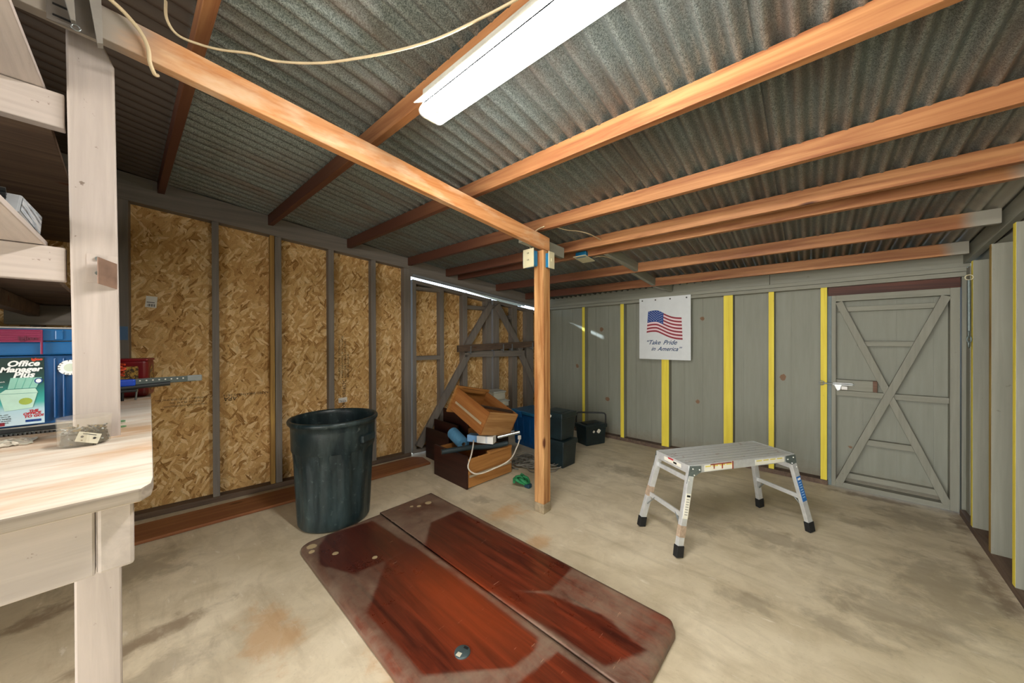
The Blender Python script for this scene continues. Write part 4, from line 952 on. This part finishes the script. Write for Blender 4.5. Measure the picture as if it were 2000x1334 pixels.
b.build('warning_label', [PAPER, YLB], pf)
b = MB().box(-Lh - .0062, -Lh - .0052, -.09, .07, Hh - .036, Hh - .012, 0); b.box(-Lh - .007, -Lh - .0061, -.02, .03, Hh - .015, Hh - .005, 1); b.box(-Lh - .007, -Lh - .0061, -.05, -.02, Hh - .03, Hh - .018, 2)
b.build('warning_label', [PAPER, RD, BLACK], pf)
def leglabel(key, t0, t1, mats, off):
    a, f_ = FL[key]; d = (f_ - a); p0, p1 = a + d * t0, a + d * t1; o_ = Vector((0, key[1] * off, 0)); b = MB()
    b.beam(p0 + o_, p1 + o_, .002, .036, (0, 1, 0), 0); q = p0.lerp(p1, .06); q2 = p0.lerp(p1, .14); o2 = Vector((0, key[1] * (off + .001), 0)); b.beam(q + o2, q2 + o2, .002, .025, (0, 1, 0), 1)
    for k in range(7):
        q = p0.lerp(p1, .22 + k * .1); q2 = p0.lerp(p1, .25 + k * .1); b.beam(q + o2, q2 + o2, .0015, .022, (0, 1, 0), 2)
    b.build('leg_label', mats, pf)
leglabel((-1, -1), .27, .58, [PAPER, BLACK, plain('#777', .6) if False else plain('#8a8780', .6)], .0152)
leglabel((1, -1), .24, .60, [plain('#1f62a8', .45), WHITE, plain('#9fc0e0', .5)], .0152)
for key, t in (((-1, -1), .67), ((-1, 1), .45)):
    a, f_ = FL[key]; MB().beam(a.lerp(f_, t), a.lerp(f_, t + .14), .0295, .0435, (0, 1, 0)).build('paint_patch', plain('#a8927c', .6, var=.25, vs=60), pf)

# ------------------------------------------------------------------ drawers and boxes by the double door
def drawer(t, W, Dp, Hh_, fh, front, side, fw=None, base=0.0, rail=True, rest=None, y_is_len=True):
    """local: front panel at y=0, body along +y, width along x"""
    fw = fw or W; e = (fw - W) / 2
    MB().box(-e, W + e, -.018, .0, -base, fh - base).build('front_panel', front, t, bevel=.002)
    MB().box(0, .014, .001, Dp, .01, Hh_).build('side_panel', side, t, bevel=.0015)
    MB().box(W - .014, W, .001, Dp, .01, Hh_).build('side_panel', side, t, bevel=.0015)
    MB().box(.014, W - .014, Dp - .014, Dp, .01, Hh_).build('back_panel', rest or side, t, bevel=.0015)
    MB().box(.014, W - .014, .001, Dp - .015, .015, .022).build('bottom_panel', side, t)
    if rail:
        for x0, x1 in ((-.008, -.001), (W + .001, W + .008)): MB().box(x0, x1, .01, Dp - .01, Hh_ * .38, Hh_ * .38 + .022).build('slide_rail', plain('#b9ab94', .4, .4), t, bevel=.001)
dr = thing('drawer', 'large drawer with dark brown front and orange sides nearest on the floor', 'drawer', (-2.868, 2.094, 0), R(-3.5))
drawer(dr, .535, .555, .27, .30, DARKW, DWOOD_Y)
MB().box(.50, .545, .25, .553, .262, .285).build('top_rail', DWOOD_Y, dr, bevel=.003)
STK = [(-3.36, 2.335, .0, 'dark brown drawer standing on the floor behind the nearest drawer', .345), (-3.33, 2.43, .14, 'dark brown drawer in the middle of the set back stack', .29), (-3.25, 2.50, .27, 'topmost dark brown drawer of the set back stack by the brace', .29)]
for i, (x, y, z, lb, fh) in enumerate(STK):
    t_ = thing('drawer', lb, 'drawer', (x, y, z), R(-4)); drawer(t_, .46, .40, .125, fh, DARKW, DWOOD_Y, rail=False)
# tipped drawer: x is its length, front at x=0
Mx = rotM(R(-5.1), R(19.7), R(-12.7), (-2.829, 2.252, .635))
ud = bpy.data.objects.new('drawer', None); C.objects.link(ud); ud.matrix_world = Mx; ud.empty_display_size = .05
tag(ud, 'orange brown open drawer tipped on top of the drawer pile', 'drawer')
L_, W_, H_ = .523, .422, .239
MB().box(0, L_, 0, .014, 0, H_).build('side_panel', DWOOD, ud, bevel=.0015)
MB().box(0, L_, W_ - .014, W_, 0, H_).build('side_panel', DWOOD, ud, bevel=.0015)
MB().box(L_ - .014, L_, .014, W_ - .014, 0, H_).build('back_panel', LIGHTW, ud, bevel=.0015)
MB().box(.0, L_ - .014, .014, W_ - .014, .008, .016).build('bottom_panel', DWOOD, ud)
MB().box(-.022, 0, -.025, W_ + .02, -.035, H_ + .025).build('front_panel', DWOOD_Y, ud, bevel=.002)
MB().box(.0, .035, .03, W_ - .06, H_ - .02, H_ + .012).build('front_cleat', DWOOD_Y, ud, bevel=.002)
MB().box(.04, L_ - .04, -.008, 0, .09, .112).build('slide_rail', plain('#c4b59a', .4, .4), ud, bevel=.001)
MB().beam((L_ * .62, .02, H_ - .03), (L_ - .06, W_ - .03, H_ - .004), .02, .03, (0, 0, 1)).build('divider_rod', plain('#3d2c20', .5), ud)
# things in and on the nearest drawer
hose = wire('vacuum_hose', [(-2.53, 1.91, .335), (-2.47, 2.05, .338), (-2.43, 2.17, .335), (-2.39, 2.29, .318), (-2.33, 2.42, .315), (-2.27, 2.52, .33)], .025, plain('#1c2b30', .5), 'dark grey vacuum tube lying across the nearest drawer', 'tube')
pt = thing('paper_towel', 'blue paper towel roll lying on the nearest drawer', 'paper roll', (-2.75, 2.29, .335))
aa = R(-14); dv = Vector((math.cos(aa), math.sin(aa), -.22)).normalized()
b = MB(); prof_p = [Vector((0, 0, 0)) + dv * s_ for s_ in (-.13, .13)]
b.tube(prof_p, .062, 32, cap=False)
b.tube(prof_p, .020, 20, cap=False, mi=1)
def ring(b, c, d, r0, r1, seg=32, mi=0):
    u = Vector((0, 0, 1)); u = (u - d * u.dot(d)).normalized(); w = d.cross(u); vs = []
    for k in range(seg):
        a = 2 * math.pi * k / seg; q = u * math.cos(a) + w * math.sin(a); vs += [c + q * r0, c + q * r1]
    b.add(vs, [(2 * k, 2 * k + 1, (2 * k + 3) % (2 * seg), (2 * k + 2) % (2 * seg)) for k in range(seg)], mi)
ring(b, prof_p[0], dv, .020, .062); ring(b, prof_p[1], dv, .020, .062)
b.build('towel_roll', [plain('#4f86a8', .8, bump=.3, vs=40), plain('#6b5a48', .9)], pt)
cbx = thing('cardboard_box', 'small white cardboard box beside the blue towel roll', 'box', (-2.41, 2.36, .345), R(24))
MB().box(-.08, .09, -.045, .045, 0, .07).build('carton', WHITE, cbx, bevel=.002)
MB().box(.01, .03, -.046, .046, .005, .071).build('flap', plain('#c4c8cc', .6), cbx)
MB().box(-.19, -.081, -.03, .055, .0, .066).build('blue_carton', plain('#6f9bc4', .6), cbx, bevel=.002)['label'] = 'light blue end of the box'
ht = MB().tube([(-2.36 + 2.25, 0, 0), (-2.36 + 2.40, .16, .045)], .016, 16); 
tag(ht.build('chrome_tube', plain('#b9bfc4', .15, .9), loc=(-2.20, 2.42, .40)), 'short chrome vacuum tube end poking from the nearest drawer', 'tube')
wire('white_cord', [(-2.47, 2.25, .375), (-2.39, 2.17, .355), (-2.338, 2.10, .30), (-2.33, 2.055, .20), (-2.29, 2.12, .135), (-2.24, 2.25, .145), (-2.18, 2.45, .20), (-2.21, 2.60, .29), (-2.23, 2.66, .34)], .0065, CORDW, 'white power cord draped down the side of the nearest drawer')
MB_ = MB().box(-.012, .012, -.014, .014, 0, .04); tag(MB_.build('cord_plug', CORDW, loc=(-2.235, 2.665, .34), bevel=.003), 'white plug on the cord end above the nearest drawer', 'plug')
for (x, y, z, dx, dy, hh, lb) in ((-3.10, 3.24, .503, .125, .10, .075, 'grey white plastic tray under the pale one, behind the tipped drawer'), (-3.14, 3.25, .58, .10, .09, .11, 'pale plastic tray, topmost of the pile behind the tipped drawer')):
    t_ = thing('plastic_bin', lb, 'bin', (x, y, z), R(-12)); b = MB()
    b.box(-dx, dx, -dy, dy, 0, hh * .8); b.build('body', plain('#c9c6b6', .5), t_, bevel=.006)
    MB().box(-dx - .01, dx + .01, -dy - .01, dy + .01, hh * .8, hh).build('lid', plain('#b9bcb4', .5), t_, bevel=.006)
st = thing('cardboard_carton', 'dark carton under the pale trays, behind the tipped drawer', 'carton', (-3.11, 3.22, 0), R(-8))
MB().box(-.12, .12, -.12, .12, 0, .50).build('carton_body', plain('#4b4038', .7), st, bevel=.004)
# far blue tub
bt = thing('storage_tub', 'long blue plastic tub with lid on the floor behind the wooden post', 'tub', (-2.96, 3.395, 0), R(-9))
b = MB(); b.add([(.02, .02, 0), (.64, .02, 0), (.64, .33, 0), (.02, .33, 0), (0, 0, .40), (.66, 0, .40), (.66, .36, .40), (0, .36, .40)], [(3, 2, 1, 0), (4, 5, 6, 7), (0, 1, 5, 4), (1, 2, 6, 5), (2, 3, 7, 6), (3, 0, 4, 7)])
for xx in (.08, .2, .32, .44, .54): b.box(xx, xx + .012, .0, .03, .04, .36)
b.build('body', IG, bt, bevel=.01)
MB().box(-.02, .68, -.02, .38, .405, .45).build('lid', plain('#1c5f86', .4), bt, bevel=.012)
for kx in range(2):
    MB().box(.1 + kx * .34, .2 + kx * .34, -.03, -.02, .37, .44).build('latch', IGL, bt, bevel=.004)
# black file boxes
def filebox(t, W, Dp, Hh_, lidh=.055):
    b = MB(); q = .012
    b.add([(q, q, 0), (W - q, q, 0), (W - q, Dp - q, 0), (q, Dp - q, 0), (0, 0, Hh_ - lidh), (W, 0, Hh_ - lidh), (W, Dp, Hh_ - lidh), (0, Dp, Hh_ - lidh)], [(3, 2, 1, 0), (4, 5, 6, 7), (0, 1, 5, 4), (1, 2, 6, 5), (2, 3, 7, 6), (3, 0, 4, 7)])
    b.build('body', DKBOX, t, bevel=.008); MB().box(-.012, W + .012, -.012, Dp + .012, Hh_ - lidh, Hh_).build('lid', DKBOX, t, bevel=.008)
    MB().box(.04, W - .04, .04, Dp - .04, Hh_ + .0002, Hh_ + .006).build('lid_panel', plain('#2a393d', .45, var=.3), t, bevel=.003)
fb = thing('file_box', 'dark plastic file box on the floor, lower of two behind the post', 'file box', (-2.215, 3.045, 0), R(-3.5)); filebox(fb, .27, .245, .285)
fb2 = thing('file_box', 'dark plastic file box stacked on top of its twin behind the post', 'file box', (-2.225, 3.045, .292), R(-4)); filebox(fb2, .265, .245, .285)
MB().box(.01, .012 + W_ * 0 + .01, -.014, -.0125, .235, .265).build('sticker_rest', WHITE, fb2)
MB().prism([(.12 + .018 * math.cos(a) * (1 + .2 * math.sin(3 * a)), .245 + .016 * math.sin(a)) for a in [k * math.pi / 8 for k in range(16)]], lambda u, v, t: (u, t, v), -.0135, -.0125).build('sticker_rest', PAPER, fb2)
# toolbox with handle
bx = thing('tool_box', 'dark plastic box with raised carry handle by the grey wall', 'box', (-2.336, 3.945, 0), R(-21.9))
filebox(bx, .216, .324, .262, .05)
MB().box(.05, .165, .04, .25, .268, .276).build('lid_recess', BLACK, bx, bevel=.002)
MB().tube(smooth_path([(-.018, .02, .20), (-.018, .02, .30), (-.015, .03, .375), (.0, .06, .39), (.09, .16, .395), (.19, .285, .395), (.215, .305, .385), (.222, .31, .36), (.222, .31, .24)]), .010, 10).build('handle', BLACK, bx)
for (yy, rr) in ((.12, .016), (.20, .028)):
    MB().prism([(yy + rr * math.cos(a) * (1 + .25 * math.sin(4 * a + 1)), .175 + rr * math.sin(a)) for a in [k * math.pi / 8 for k in range(16)]], lambda u, v, t: (t, u, v), .2155, .217).build('sticker_rest', PAPER, bx)
# green strap and grey netting
random.seed(21)
gs = thing('ratchet_strap', 'bunched green webbing strap on the floor beside the nearest drawer', 'strap', (-2.03, 2.44, .0))
b = MB()
for k in range(5):
    c_ = Vector((random.uniform(-.07, .06), random.uniform(-.06, .07), .035)); pts = []
    for q in range(9): a = q * .8 + k; pts.append(c_ + Vector((.045 * math.cos(a), .04 * math.sin(a), .018 * math.sin(a * 1.7) + .006 * k)))
    b.tube(smooth_path(pts, 3), .0135, 8)
b.build('webbing', plain('#1f7a48', .6, var=.3), gs)
MB().box(.05, .11, -.02, .03, .0, .04).build('buckle', plain('#1a3a4a', .4), gs, bevel=.01)
b = MB()
for k in range(34):
    c_ = Vector((random.uniform(-.12, .18), random.uniform(-.16, .16), .014)); a0 = random.random() * 6; pts = []
    for q in range(7): a = a0 + q * .6; r_ = .05 + .02 * q; pts.append(c_ + Vector((r_ * math.cos(a), r_ * math.sin(a), .008 * math.sin(q * 2 + k) + .005 * (k % 6))))
    b.tube(smooth_path(pts, 3), .006, 6)
tag(b.build('rope_tangle', plain('#77736a', .8), loc=(-2.28, 2.92, 0)), 'grey tangled rope heap on the floor before the blue tub', 'rope')
